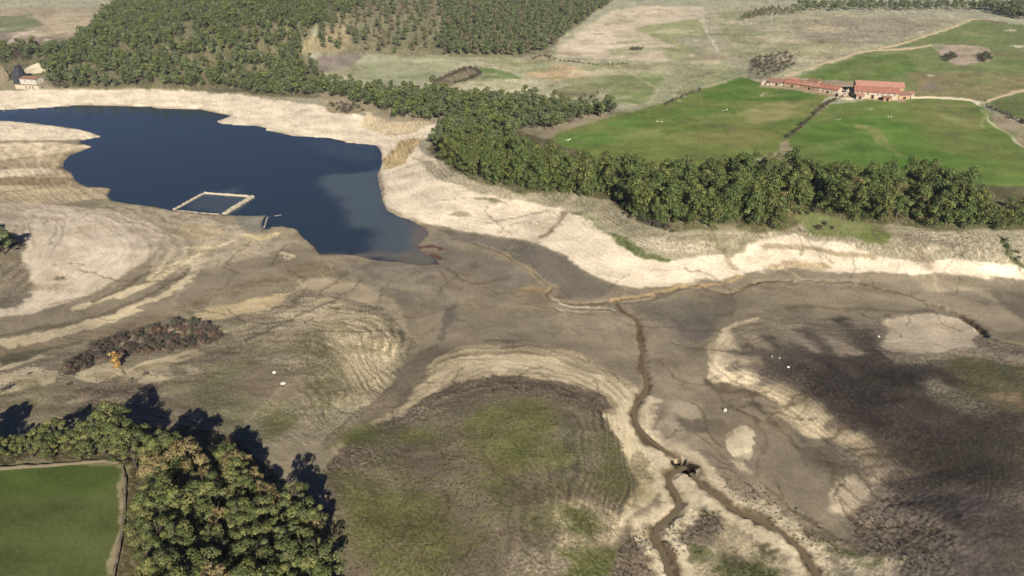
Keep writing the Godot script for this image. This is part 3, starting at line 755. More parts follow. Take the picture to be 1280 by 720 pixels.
func build_ground() -> void:
	var zrow := PackedFloat32Array()
	var d := 70.0
	while d < 4200.0:
		zrow.append(d)
		d += 1.2 * (0.115 + 1.1e-5 * d * d)
	zrow.append(6500.0)
	var cols := PackedFloat32Array()
	for i in 5:
		cols.append(-1.0 - 2.0 * pow((5 - i) / 5.0, 2.0))
	var nc := 960
	for i in nc + 1:
		cols.append(-1.0 + 2.0 * i / nc)
	for i in 5:
		cols.append(1.0 + 2.0 * pow((i + 1) / 5.0, 2.0))
	var w := cols.size()
	var hgt := zrow.size()
	var n := w * hgt
	var verts := PackedVector3Array()
	var norms := PackedVector3Array()
	var tint := PackedColorArray()
	verts.resize(n)
	norms.resize(n)
	tint.resize(n)
	for j in hgt:
		var half := 52.0 + 0.77 * zrow[j]
		var z := -zrow[j]
		for i in w:
			var x := cols[i] * half
			var wx := x + 2.2 * warp_a.get_noise_2d(x, z) + 0.65 * warp_b.get_noise_2d(x, z)
			var wz := z + 2.2 * warp_a.get_noise_2d(x + 300.0, z) + 0.65 * warp_b.get_noise_2d(x + 91.0, z)
			var f := raster(form, x + 0.35 * warp_b.get_noise_2d(x, z), z + 0.35 * warp_b.get_noise_2d(x + 91.0, z))
			var c := raster(soil, lerpf(wx, x, minf(f.x * 3.0, 0.8)), lerpf(wz, z, minf(f.x * 3.0, 0.8)))
			var h := base_h(x, z)
			var wob := grain_a.get_noise_2d(x, z)
			var fine := grain_b.get_noise_2d(x, z)
			var band := sin(h * 21.0 + 1.7 * wob)
			var y := h + f.y * 0.06 * band + (0.05 + 0.4 * f.z) * wob * 0.8 + (0.015 + 0.075 * f.z) * fine - f.x * 4.0
			verts[j * w + i] = Vector3(x, y, z)
			# earth colours: blotches, fine grain, silt lines left on each ledge, low weeds
			var pale_tone := warp_b.get_noise_2d((h + 0.25 * wob) * 24.0, (x - z) * 0.10)
			var m := 1.0 + 0.17 * wob + 0.13 * fine + 0.16 * grain_c.get_noise_2d(x, z) + 0.30 * f.y * sin(h * 21.0 + 1.7 * wob + 1.2) + (0.12 + 0.40 * f.y) * pale_tone + 0.16 * grain_c.get_noise_2d(x * 2.2 - 500.0, z * 4.4)
			var lin := Vector3(pow(c.x, 2.2), pow(c.y, 2.2), pow(c.z, 2.2)) * REFLECT * m
			var weed := smoothstep(0.08, 0.45, fine + 0.5 * warp_b.get_noise_2d(x + 40.0, z - 70.0)) * f.z
			lin = lin.lerp(Vector3(lin.x * 0.5, lin.y * 0.54, lin.z * 0.42), weed * 0.75)
			var pale := smoothstep(0.25, 0.6, -fine + 0.3 * wob) * f.z
			lin = lin.lerp(Vector3(0.38, 0.33, 0.24), pale * 0.36)
			# pebbles and clods: pale ones and dark ones
			var peb := pebble.get_noise_2d(x, z) + 0.25 * fine
			var stony := 0.12 + 0.55 * f.z + 0.5 * f.y
			lin = lin.lerp(lin * 1.5 + Vector3(0.05, 0.044, 0.032), smoothstep(0.42, 0.85, peb) * stony * 0.8)
			lin *= 1.0 - 0.45 * smoothstep(0.35, 0.8, -peb) * stony
			tint[j * w + i] = Color(lin.x, lin.y, lin.z)
	for j in hgt:
		for i in w:
			var a := verts[j * w + maxi(i - 1, 0)]
			var b := verts[j * w + mini(i + 1, w - 1)]
			var e := verts[maxi(j - 1, 0) * w + i]
			var g := verts[mini(j + 1, hgt - 1) * w + i]
			norms[j * w + i] = (e - g).cross(b - a).normalized()
	var idx := PackedInt32Array()
	idx.resize((w - 1) * (hgt - 1) * 6)
	var k := 0
	for j in hgt - 1:
		for i in w - 1:
			var a := j * w + i
			idx[k] = a
			idx[k + 1] = a + w
			idx[k + 2] = a + 1
			idx[k + 3] = a + 1
			idx[k + 4] = a + w
			idx[k + 5] = a + w + 1
			k += 6
	var arr := []
	arr.resize(Mesh.ARRAY_MAX)
	arr[Mesh.ARRAY_VERTEX] = verts
	arr[Mesh.ARRAY_NORMAL] = norms
	arr[Mesh.ARRAY_COLOR] = tint
	arr[Mesh.ARRAY_INDEX] = idx
	var mesh := ArrayMesh.new()
	mesh.add_surface_from_arrays(Mesh.PRIMITIVE_TRIANGLES, arr)
	var m := StandardMaterial3D.new()
	m.vertex_color_use_as_albedo = true
	m.roughness = 0.92
	m.metallic_specular = 0.25
	m.uv1_triplanar = true
	m.uv1_world_triplanar = true
	m.uv1_scale = Vector3.ONE / 7.3
	m.albedo_texture = grain_texture(21, 0.045, 4, 0.62, 1.0)
	mesh.surface_set_material(0, m)
	var o := MeshInstance3D.new()
	o.name = "ground"
	o.mesh = mesh
	o.set_meta("kind", "structure")
	o.set_meta("label", "dried lake floor, pale banks and fields round the reservoir")
	o.set_meta("category", "ground")
	add_child(o)


func grain_texture(sd: int, freq: float, oct: int, lo: float, hi: float) -> NoiseTexture2D:
	var n := FastNoiseLite.new()
	n.seed = sd
	n.frequency = freq
	n.fractal_octaves = oct
	n.noise_type = FastNoiseLite.TYPE_SIMPLEX
	var t := NoiseTexture2D.new()
	t.width = 512
	t.height = 512
	t.seamless = true
	t.noise = n
	var g := Gradient.new()
	g.set_color(0, Color(lo, lo, lo))
	g.set_color(1, Color(hi, hi, hi))
	t.color_ramp = g
	return t


# ------------------------------------------------------------------ water
func build_water() -> void:
	var lake := plan(LAKE)
	var big := Geometry2D.offset_polygon(lake, 6.0)
	var poly: PackedVector2Array = big[0]
	# clear deep water, paler patches, largest towards the tail of the lake, and its muddy brown edge
	var water_tint := Image.create(PW, PH, false, Image.FORMAT_RGBA8)
	water_tint.fill(Color(0.145, 0.17, 0.20))
	var pale_tone := Color(0.24, 0.265, 0.275)  # grey-blue tone of the paler patches
	for a in [[[396,222, 420,214, 450,216, 480,210, 490,262, 545,285, 548,330, 500,330, 462,322, 470,300, 440,280, 425,258, 408,240], 9.0, 1.0], [[500,268, 530,280, 552,292, 556,334, 500,334, 440,322, 400,322, 398,314, 450,312, 500,318, 524,312, 516,296], 4.0, 0.0], [[258,236, 316,243, 318,248, 284,270, 270,268, 236,262], 3.0, 0.7], [[-60,136, 60,132, 250,131, 250,138, 60,141, -60,143], 5.0, 0.4], [[380,180, 430,176, 475,184, 476,200, 420,200], 6.0, 0.35]]:
		var c := pale_tone if a[2] > 0.0 else Color(0.33, 0.305, 0.265)
		c.a = a[2] if a[2] > 0.0 else 0.8
		fill_region(water_tint, plan(a[0]), c, a[1])
	var td := water_tint.get_data()
	var lo := poly[0]
	var hi := poly[0]
	for q in poly:
		lo = lo.min(q)
		hi = hi.max(q)
	var st := SurfaceTool.new()
	st.begin(Mesh.PRIMITIVE_TRIANGLES)
	var step := 3.0
	var z := lo.y
	while z < hi.y:
		var x := lo.x
		while x < hi.x:
			if Geometry2D.is_point_in_polygon(Vector2(x + step * 0.5, z + step * 0.5), poly):
				for o in [Vector2(0, 0), Vector2(1, 0), Vector2(0, 1), Vector2(0, 1), Vector2(1, 0), Vector2(1, 1)]:
					var px: float = x + o.x * step
					var pz: float = z + o.y * step
					var c := raster(td, px + 5.0 * warp_a.get_noise_2d(px, pz), pz + 8.0 * warp_a.get_noise_2d(px + 50.0, pz))
					st.set_normal(Vector3.UP)
					st.set_color(Color(pow(c.x, 2.2), pow(c.y, 2.2), pow(c.z, 2.2)))
					st.add_vertex(Vector3(px, 0.0, pz))
			x += step
		z += step
	var m := StandardMaterial3D.new()
	m.vertex_color_use_as_albedo = true
	m.roughness = 0.1
	m.metallic_specular = 0.3
	var rn := FastNoiseLite.new()
	rn.seed = 5
	rn.frequency = 0.02
	rn.fractal_octaves = 4
	var rt := NoiseTexture2D.new()
	rt.width = 512
	rt.height = 512
	rt.seamless = true
	rt.as_normal_map = true
	rt.bump_strength = 3.0
	rt.noise = rn
	m.normal_enabled = true
	m.normal_texture = rt
	m.normal_scale = 0.12
	m.uv1_triplanar = true
	m.uv1_world_triplanar = true
	m.uv1_scale = Vector3(0.06, 0.06, 0.06)
	var o := MeshInstance3D.new()
	o.name = "lake_water"
	o.mesh = st.commit()
	o.mesh.surface_set_material(0, m)
	o.set_meta("kind", "structure")
	o.set_meta("label", "dark blue water left in the shrunken reservoir")
	o.set_meta("category", "water")
	add_child(o)
	var mud := StandardMaterial3D.new()
	mud.albedo_color = Color(0.33, 0.29, 0.225)
	mud.roughness = 0.45
	mud.metallic_specular = 0.15
	var pq := ground_at(857, 583)
	var pool := Vector2(pq.x, pq.z)
	for g in [[GULLY_SOUTH, 1.15, "muddy stream water winding down the main channel"], [GULLY_WEST, 1.45, "muddy stream water in the side channel past the plunge pool"]]:
		var l := smooth_line(g[0], 2.5)
		var s2 := SurfaceTool.new()
		s2.begin(Mesh.PRIMITIVE_TRIANGLES)
		var prev := []
		for i in l.size():
			var dd := (l[mini(i + 1, l.size() - 1)] - l[maxi(i - 1, 0)]).normalized()
			var sd: Vector2 = Vector2(-dd.y, dd.x) * float(g[1]) * (0.5 + 0.22 * warp_a.get_noise_2d(l[i].x * 3.0, l[i].y * 3.0)) * smoothstep(10.0, 26.0, float(i) + (22.0 if g[0] == GULLY_WEST else 0.0))
			var y := base_h(l[i].x, l[i].y) - (0.25 if g[0] == GULLY_SOUTH else 0.27)
			var a := Vector3(l[i].x + sd.x, y, l[i].y + sd.y)
			var b := Vector3(l[i].x - sd.x, y, l[i].y - sd.y)
			if prev and l[i].distance_to(pool) > 2.8 * (0.4 if g[0] == GULLY_WEST else 1.0):
				for p in [prev[0], prev[1], a, a, prev[1], b]:
					s2.set_normal(Vector3.UP)
					s2.add_vertex(p)
			prev = [a, b]
		var so := MeshInstance3D.new()
		so.name = numbered("stream_water")
		so.mesh = s2.commit()
		so.mesh.surface_set_material(0, mud)
		so.set_meta("kind", "structure")
		so.set_meta("label", g[2])
		so.set_meta("category", "water")
		add_child(so)


# ------------------------------------------------------------------ naming helpers
func numbered(called: String) -> String:
	var n: int = counts.get(called, 0)
	counts[called] = n + 1
	return called if n == 0 else "%s_%03d" % [called, n]


func tag(o: Node, label: String, category: String, group := "", kind := "") -> void:
	o.set_meta("label", label)
	o.set_meta("category", category)
	if group != "":
		o.set_meta("group", group)
	if kind != "":
		o.set_meta("kind", kind)


func thing(called: String, at: Vector3, turn: float, label: String, category: String, group := "") -> Node3D:
	var o := Node3D.new()
	o.name = numbered(called)
	o.position = at
	o.rotation.y = turn
	tag(o, label, category, group)
	add_child(o)
	return o


func part(called: String, mesh: Mesh, mat: Material, parent: Node3D, at := Vector3.ZERO) -> MeshInstance3D:
	var o := MeshInstance3D.new()
	o.name = called
	o.mesh = mesh
	if mat:
		o.material_override = mat
	o.position = at
	parent.add_child(o, true)
	return o


func mat(key: String, c: Color, rough := 0.9, tex_scale := 0.0, lo := 0.7) -> StandardMaterial3D:
	var m := StandardMaterial3D.new()
	m.albedo_color = c
	m.roughness = rough
	m.metallic_specular = 0.3
	if tex_scale > 0.0:
		m.albedo_texture = mats.get("grain")
		m.uv1_triplanar = true
		m.uv1_world_triplanar = true
		m.uv1_scale = Vector3.ONE / tex_scale
	mats[key] = m
	return m


func make_materials() -> void:
	mats["grain"] = grain_texture(33, 0.05, 4, 0.55, 1.0)
	mats["grain_fine"] = mats["grain"]
	mats["grain"] = grain_texture(34, 0.022, 3, 0.38, 1.0)
	mat("plaster", Color(0.82, 0.74, 0.64), 0.9, 9.0)
	mat("ochre", Color(0.74, 0.62, 0.48), 0.9, 6.0)
	mat("white", Color(0.80, 0.77, 0.72), 0.85, 9.0)
	mat("tile", Color(0.68, 0.46, 0.38), 0.9, 13.0)
	mat("tile_b", Color(0.72, 0.53, 0.45), 0.9, 11.0)
	mat("tile_c", Color(0.58, 0.44, 0.37), 0.9, 9.0)
	var glass := mat("glass", Color(0.6, 0.65, 0.66, 0.3), 0.05)
	glass.transparency = BaseMaterial3D.TRANSPARENCY_ALPHA
	mat("wood", Color(0.30, 0.2, 0.13), 0.8)
	mat("stone", Color(0.66, 0.59, 0.47), 0.95, 3.0)
	mat("stone_grey", Color(0.50, 0.45, 0.37), 0.95, 1.5)
	mat("stone_pale", Color(0.80, 0.74, 0.64), 0.95, 3.0)
	mat("stone_white", Color(0.92, 0.89, 0.83), 0.9, 3.0)
	mat("stone_dark", Color(0.34, 0.30, 0.26), 0.95, 4.0)
	mat("bark", Color(0.21, 0.175, 0.145), 0.95)
	mat("bark_pale", Color(0.29, 0.26, 0.22), 0.95)
	var leaf := mat("leaf", Color(1, 1, 1), 0.75)
	leaf.vertex_color_use_as_albedo = true
	leaf.backlight = Color(0.10, 0.12, 0.04)
	leaf.cull_mode = BaseMaterial3D.CULL_DISABLED
	var twig := mat("twig", Color(1, 1, 1), 0.95)
	twig.vertex_color_use_as_albedo = true
	twig.cull_mode = BaseMaterial3D.CULL_DISABLED
	var rock := mat("rock", Color(1, 1, 1), 0.95)
	rock.vertex_color_use_as_albedo = true


# ------------------------------------------------------------------ mesh helpers
func tri3(st: SurfaceTool, a: Vector3, b: Vector3, c: Vector3) -> void:
	st.add_vertex(a)
	st.add_vertex(b)
	st.add_vertex(c)


func quad(st: SurfaceTool, a: Vector3, b: Vector3, c: Vector3, d: Vector3) -> void:
	tri3(st, a, b, c)
	tri3(st, a, c, d)


func fresh() -> SurfaceTool:
	var st := SurfaceTool.new()
	st.begin(Mesh.PRIMITIVE_TRIANGLES)
	st.set_smooth_group(-1)
	return st


func done(st: SurfaceTool) -> ArrayMesh:
	st.generate_normals()
	return st.commit()


func add_box(st: SurfaceTool, lo: Vector3, hi: Vector3) -> void:
	var p := []
	for i in 8:
		p.append(Vector3(hi.x if i & 1 else lo.x, hi.y if i & 2 else lo.y, hi.z if i & 4 else lo.z))
	for f in [[4, 6, 7, 5], [1, 3, 2, 0], [0, 2, 6, 4], [5, 7, 3, 1], [2, 3, 7, 6], [0, 4, 5, 1]]:
		quad(st, p[f[0]], p[f[1]], p[f[2]], p[f[3]])


func box_mesh(lo: Vector3, hi: Vector3) -> ArrayMesh:
	var st := fresh()
	add_box(st, lo, hi)
	return done(st)


func tube(st: SurfaceTool, pts: Array, radii: Array, sides := 6) -> void:
	var rings := []
	for i in pts.size():
		var d: Vector3 = (pts[mini(i + 1, pts.size() - 1)] - pts[maxi(i - 1, 0)]).normalized()
		var s := d.cross(Vector3(0.3, 0.1, 1.0)).normalized()
		var t := d.cross(s)
		var ring := []
		for k in sides:
			var a := TAU * k / sides
			ring.append(pts[i] + (s * cos(a) + t * sin(a)) * radii[i])
		rings.append(ring)
	st.set_smooth_group(1)
	for i in pts.size() - 1:
		for k in sides:
			var k2 := (k + 1) % sides
			quad(st, rings[i][k], rings[i + 1][k], rings[i + 1][k2], rings[i][k2])


# an uneven boulder: a ball of facets pushed about by noise
func boulder_mesh(r: Vector3, sd: int, col: Color) -> ArrayMesh:
	var n := FastNoiseLite.new()
	n.seed = sd
	n.frequency = 0.7
	var st := fresh()
	st.set_smooth_group(-1)
	var nu := 10
	var nv := 6
	var pt := func(i: int, j: int) -> Vector3:
		var a := TAU * (i % nu) / nu
		var b := PI * j / nv
		var p := Vector3(sin(b) * cos(a), cos(b), sin(b) * sin(a))
		var k := 1.0 + 0.45 * n.get_noise_3dv(p * 1.6) + 0.2 * n.get_noise_3dv(p * 4.0)
		return p * r * k
	for i in nu:
		for j in nv:
			st.set_color(col * (1.0 + 0.2 * n.get_noise_2d(i * 3.1, j * 2.7)))
			quad(st, pt.call(i, j), pt.call(i + 1, j), pt.call(i + 1, j + 1), pt.call(i, j + 1))
	return done(st)


# ------------------------------------------------------------------ buildings
# gabled building whose front runs from a to b (seen left to right), depth going away
func gabled(called: String, label: String, category: String, group: String, a: Vector3, b: Vector3, depth: float, wall_h: float, roof_h: float, wall_m: String, roof_m: String, windows: Array, door_at := -1.0) -> Node3D:
	var d := b - a
	var length := Vector2(d.x, d.z).length()
	var turn := atan2(-d.z, d.x)
	var base := minf(a.y, b.y) - 0.6
	var mid := (a + b) * 0.5
	var o := thing(called, Vector3(mid.x, base, mid.z), turn, label, category, group)
	var hl := length * 0.5
	var wh := wall_h + 0.6
	var st := fresh()
	# walls with gables
	var z1 := -depth
	var holes := []
	for w in windows:
		holes.append([lerpf(-hl, hl, w[0]) - 0.6, lerpf(-hl, hl, w[0]) + 0.6, w[1] + 0.6, w[1] + 0.6 + w[2]])
	if door_at >= 0.0:
		holes.append([lerpf(-hl, hl, door_at) - 0.9, lerpf(-hl, hl, door_at) + 0.9, 0.3, 3.1 if wall_h > 3.0 else 2.3])
	holes.sort_custom(func(p, q): return p[0] < q[0])
	var x_at := -hl
	for ho in holes:
		add_box(st, Vector3(x_at, 0, -0.4), Vector3(ho[0], wh, 0))
		add_box(st, Vector3(ho[0], 0, -0.4), Vector3(ho[1], ho[2], 0))
		add_box(st, Vector3(ho[0], ho[3], -0.4), Vector3(ho[1], wh, 0))
		x_at = ho[1]
	add_box(st, Vector3(x_at, 0, -0.4), Vector3(hl, wh, 0))
	quad(st, Vector3(hl, 0, z1), Vector3(hl, wh, z1), Vector3(-hl, wh, z1), Vector3(-hl, 0, z1))
	for s in [-1.0, 1.0]:
		quad(st, Vector3(s * hl, 0, z1), Vector3(s * hl, wh, z1), Vector3(s * hl, wh, 0), Vector3(s * hl, 0, 0))
		tri3(st, Vector3(s * hl, wh, z1), Vector3(s * hl, wh + roof_h, z1 * 0.5), Vector3(s * hl, wh, 0))
	part("wall", done(st), mats[wall_m], o)
	# roof slopes as thick slabs with eaves
	var e := 0.45
	var st2 := fresh()
	var slope := roof_h / (depth * 0.5)
	for k in [[e, -depth * 0.5], [-depth - e, -depth * 0.5]]:
		var y0 := wh - e * slope + 0.06
		var y1 := wh + roof_h + 0.06
		var p0 := Vector3(-hl - e, y0, k[0])
		var p1 := Vector3(hl + e, y0, k[0])
		var p2 := Vector3(hl + e, y1, k[1])
		var p3 := Vector3(-hl - e, y1, k[1])
		var u := Vector3(0, 0.22, 0)
		quad(st2, p0 + u, p1 + u, p2 + u, p3 + u)
		quad(st2, p0, p1, p1 + u, p0 + u)
		quad(st2, p0, p0 + u, p3 + u, p3)
		quad(st2, p1, p1 + u, p2 + u, p2)
		quad(st2, p0, p3, p2, p1)
	var roof := part("roof", done(st2), mats[roof_m], o)
	var st3 := fresh()
	tube(st3, [Vector3(-hl - e, wh + roof_h + 0.3, -depth * 0.5), Vector3(hl + e, wh + roof_h + 0.3, -depth * 0.5)], [0.22, 0.22], 6)
	part("ridge", done(st3), mats["tile_c"], roof)
	for w in windows:
		var x: float = lerpf(-hl, hl, w[0])
		var stw := fresh()
		var y0: float = w[1] + 0.6
		var y1: float = y0 + w[2]
		add_box(stw, Vector3(x - 0.78, y0 - 0.16, 0.003), Vector3(x + 0.78, y0, 0.09))
		add_box(stw, Vector3(x - 0.78, y1, 0.003), Vector3(x + 0.78, y1 + 0.16, 0.07))
		add_box(stw, Vector3(x - 0.04, y0 + 0.02, -0.26), Vector3(x + 0.04, y1 - 0.02, -0.2))
		var f := part("window", done(stw), mats["stone_pale"], o)
		part("pane", box_mesh(Vector3(x - 0.58, y0 + 0.02, -0.29), Vector3(x + 0.58, y1 - 0.02, -0.27)), mats["glass"], f)
	if door_at >= 0.0:
		var x := lerpf(-hl, hl, door_at)
		part("door", box_mesh(Vector3(x - 0.88, 0.3, -0.32), Vector3(x + 0.1, 3.05 if wall_h > 3.0 else 2.25, -0.24)), mats["wood"], o)
	return o


func build_farm() -> void:
	var g := "buildings of the farm between the green fields"
	# main house: two-storey front with tiled roof
	var win := []
	for k in [0.06, 0.17, 0.3, 0.52, 0.63, 0.76, 0.9]:
		win.append([k, 2.5, 1.4])
	gabled("farmhouse", "long cream farmhouse with red tiled roof and a row of dark windows", "house", g, ground_at(1067, 122), ground_at(1122, 125), 11.0, 4.2, 2.1, "plaster", "tile", win, 0.42)
	gabled("farmhouse", "rear range with red tiled roof behind the cream farmhouse", "house", g, ground_at(1068, 116.5), ground_at(1128, 119.0), 9.0, 5.2, 2.2, "ochre", "tile_b", [], -1.0)
	gabled("barn", "small pale ochre barn at the gable end of the farmhouse", "barn", g, ground_at(1123, 124.5), ground_at(1137, 124), 7.0, 2.8, 1.2, "ochre", "tile_c", [], 0.5)
	# long low wing of sheds on the left
	var us := [[962, 106.5, 979, 107.5, "low stone shed with pale walls at the far end of the red roofed wing", "stone_pale", "tile_c", 2.2], [979.5, 107.8, 1000, 110.5, "low tiled shed of the long wing next to the pale stone shed", "ochre", "tile", 2.6], [1000.5, 110.6, 1022, 114.5, "tiled shed in the middle of the long low wing", "ochre", "tile_b", 2.8], [1022.5, 114.6, 1046, 118.5, "tiled shed of the long wing nearest the farmyard", "plaster", "tile", 3.0]]
	for s in us:
		gabled("farm_shed", s[4], "shed", g, ground_at(s[0], s[1]), ground_at(s[2], s[3]), 7.5, s[7], 1.6, s[5], s[6], [[0.25, 0.8, 0.9], [0.7, 0.8, 0.9]], 0.48)
	# lean-tos and yard buildings that break up the long fronts
	for s in [[1070, 123.6, 1079, 124.2, 4.0, 2.2, 0.7, "stone_pale", "tile_b", "low lean-to against the left end of the cream farmhouse"], [1104, 126.2, 1113, 126.6, 3.5, 1.9, 0.6, "ochre", "tile_c", "small outhouse in front of the cream farmhouse"], [1131, 121.5, 1142, 121.8, 5.0, 2.2, 0.8, "stone_pale", "tile_b", "small pale outbuilding behind the ochre barn"], [1008, 107.5, 1020, 109.6, 6.0, 3.2, 1.3, "ochre", "tile_c", "taller brown roofed shed behind the long wing"], [986, 104.5, 996, 105.6, 5.0, 2.8, 1.1, "ochre", "tile_b", "small shed behind the far end of the long wing"]]:
		gabled("outbuilding", s[9], "shed", g, ground_at(s[0], s[1]), ground_at(s[2], s[3]), s[4], s[5], s[6], s[7], s[8], [], 0.5)
	wall_thing("pale yard wall between the ruin and the cream farmhouse", [1046,123.5, 1056,124.5, 1066,125], 0.7, 1.4, "stone_pale", "farmyard walls")
	wall_thing("low pale wall in front of the red roofed wing", [963,108.5, 990,111.5, 1020,116.5, 1044,120.5], 0.6, 0.8, "stone", "farmyard walls")
	# ruined pale blocks in the yard
	for s in [[1047, 121.5, 1056, 122.5, 2.4, "roofless pale stone ruin with dark doorway in the farmyard"], [1056.5, 119, 1066, 120.5, 3.6, "tall roofless pale wall block beside the cream farmhouse"], [951, 106, 961, 106.8, 1.8, "broken pale stone enclosure at the end of the long wing"]]:
		ruin(s[5], ground_at(s[0], s[1]), ground_at(s[2], s[3]), s[4])


# four broken walls of a roofless building
func ruin(label: String, a: Vector3, b: Vector3, h: float) -> void:
	var d := b - a
	var length := Vector2(d.x, d.z).length()
	var o := thing("ruin", Vector3((a.x + b.x) * 0.5, minf(a.y, b.y) - 0.5, (a.z + b.z) * 0.5), atan2(-d.z, d.x), label, "ruin", "roofless ruins of the farmyard")
	var hl := length * 0.5
	var dep := 6.0
	for wseg in [[Vector3(-hl, 0, 0), Vector3(-hl * 0.15, 0, 0)], [Vector3(hl * 0.3, 0, 0), Vector3(hl, 0, 0)], [Vector3(-hl, 0, -dep), Vector3(hl, 0, -dep)], [Vector3(-hl + 0.3, 0, -0.31), Vector3(-hl + 0.3, 0, -dep + 0.31)], [Vector3(hl - 0.3, 0, -0.31), Vector3(hl - 0.3, 0, -dep + 0.31)]]:
		part("wall", rubble_wall([wseg[0], wseg[1]], 0.6, h + 0.5, 0.45), mats["stone_pale"], o)


# a wall of rubble along local points, with an uneven crest
func rubble_wall(pts: Array, thick: float, h: float, rough: float) -> ArrayMesh:
	var st := fresh()
	var rows := []
	var n := FastNoiseLite.new()
	n.seed = 77
	n.frequency = 0.35
	for i in pts.size() - 1:
		var a: Vector3 = pts[i]
		var b: Vector3 = pts[i + 1]
		var steps := maxi(1, int(a.distance_to(b) / 1.2))
		for k in steps + (1 if i == pts.size() - 2 else 0):
			var p := a.lerp(b, float(k) / steps)
			var dir := (b - a)
			dir.y = 0
			dir = dir.normalized()
			var s := Vector3(-dir.z, 0, dir.x)
			var top := h + rough * n.get_noise_3dv(p * 3.0 + Vector3(h, 0, 0)) * 1.6
			var w := thick * 0.5
			var off := s * 0.2 * thick * n.get_noise_3dv(p * 2.0)
			rows.append([p + off + s * w, p + off + s * w * 0.85 + Vector3(0, top * 0.92, 0), p + off + Vector3(0, top, 0), p + off - s * w * 0.85 + Vector3(0, top * 0.92, 0), p + off - s * w])
	for i in rows.size() - 1:
		for k in 4:
			quad(st, rows[i][k], rows[i][k + 1], rows[i + 1][k + 1], rows[i + 1][k])
	for r in [rows[0], rows[-1]]:
		quad(st, r[0], r[1], r[3], r[4])
		tri3(st, r[1], r[2], r[3])
	return done(st)


func build_dam_house() -> void:
	var a := ground_at(26, 105)
	var b := ground_at(46, 106)
	var d := b - a
	var o := gabled("keeper_house", "small white keeper's house above the pale shore", "house", "", a, b, 8.0, 4.2, 1.2, "white", "tile_c", [[0.3, 2.2, 1.2], [0.75, 2.2, 1.2]], -1.0)
	# terrace wall with three dark openings below it
	var a2 := ground_at(20, 111)
	var b2 := ground_at(49, 112)
	var o2 := thing("terrace_wall", Vector3((a2.x + b2.x) * 0.5, minf(a2.y, b2.y) - 0.5, (a2.z + b2.z) * 0.5), atan2(-(b2.z - a2.z), b2.x - a2.x), "pale terrace wall with three dark arches under the white house", "wall")
	var hl := a2.distance_to(b2) * 0.5
	var sw := fresh()
	var xa := -hl
	for x in [-0.05, 0.25, 0.5]:
		add_box(sw, Vector3(xa, 0, -2.6), Vector3(x * hl - 0.8, 3.6, 0))
		add_box(sw, Vector3(x * hl - 0.8, 2.9, -2.6), Vector3(x * hl + 0.8, 3.6, 0))
		add_box(sw, Vector3(x * hl - 0.8, 0, -2.6), Vector3(x * hl + 0.8, 2.9, -2.2))
		xa = x * hl + 0.8
	add_box(sw, Vector3(xa, 0, -2.6), Vector3(hl, 3.6, 0))
	part("wall", done(sw), mats["stone_pale"], o2)
	var cp := fresh()
	add_box(cp, Vector3(-hl - 0.15, 3.6, -2.7), Vector3(hl + 0.15, 3.8, 0.15))
	part("coping", done(cp), mats["stone"], o2)
	# crags either side of the gorge; the near-black tower stands in for a shaded cleft
	for s in [[0, 104, 5.0, 12.0, 8.0, "tall brown crag at the mouth of the gorge", 5, Color(0.11, 0.09, 0.06)], [19, 106, 5.0, 15.0, 8.0, "narrow rock tower painted blackish as the shade of the cleft beside the white house", 9, Color(0.022, 0.023, 0.027)], [44, 92, 12.0, 7.0, 8.0, "low tan crag behind the white house", 7, Color(0.24, 0.21, 0.15)]]:
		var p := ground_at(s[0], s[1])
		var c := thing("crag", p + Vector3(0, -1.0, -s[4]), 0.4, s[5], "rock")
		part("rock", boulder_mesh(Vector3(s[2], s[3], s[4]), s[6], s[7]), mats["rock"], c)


func wall_thing(label: String, pts: Array, thick: float, h: float, m: String, group := "") -> void:
	var w := smooth_line(pts, 6.0)
	var at := Vector3(w[0].x, base_h(w[0].x, w[0].y), w[0].y)
	var loc := []
	for p in w:
		loc.append(Vector3(p.x, ground_h(p.x, p.y) - 0.25, p.y) - at)
	var o := thing("stone_wall", at, 0, label, "wall", group)
	part("wall", rubble_wall(loc, thick, h + 0.25, 0.25), mats[m], o)


func build_walls() -> void:
	var g := "dry stone field walls"
	wall_thing("dry stone wall along the top of the small green field by the grove", [-40,591, 0,587, 60,583, 130,577, 150,580], 0.6, 0.6, "stone_grey", g)
	wall_thing("dry stone wall between the small green field and the grove", [153,584, 157,600, 156,640, 151,680, 143,720, 136,760], 0.6, 0.6, "stone_grey", g)
	wall_thing("pale roadside wall running from the farm along the big green field", [1138,123, 1170,123, 1214,126], 0.8, 1.0, "stone_pale", g)
	wall_thing("pale wall branching off uphill from the white track", [1232,127, 1255,120, 1295,109], 0.9, 1.0, "stone", g)
	wall_thing("pale wall from the scrub to the quarry hollow above the farm", [978,96, 1000,90, 1022,82, 1050,74, 1078,65, 1110,63, 1140,61, 1164,57], 1.0, 1.0, "stone", g)
	wall_thing("pale wall rising over the hill above the quarry hollow", [1096,62, 1130,54, 1160,44, 1190,34, 1215,25, 1260,30], 1.0, 1.0, "stone", g)


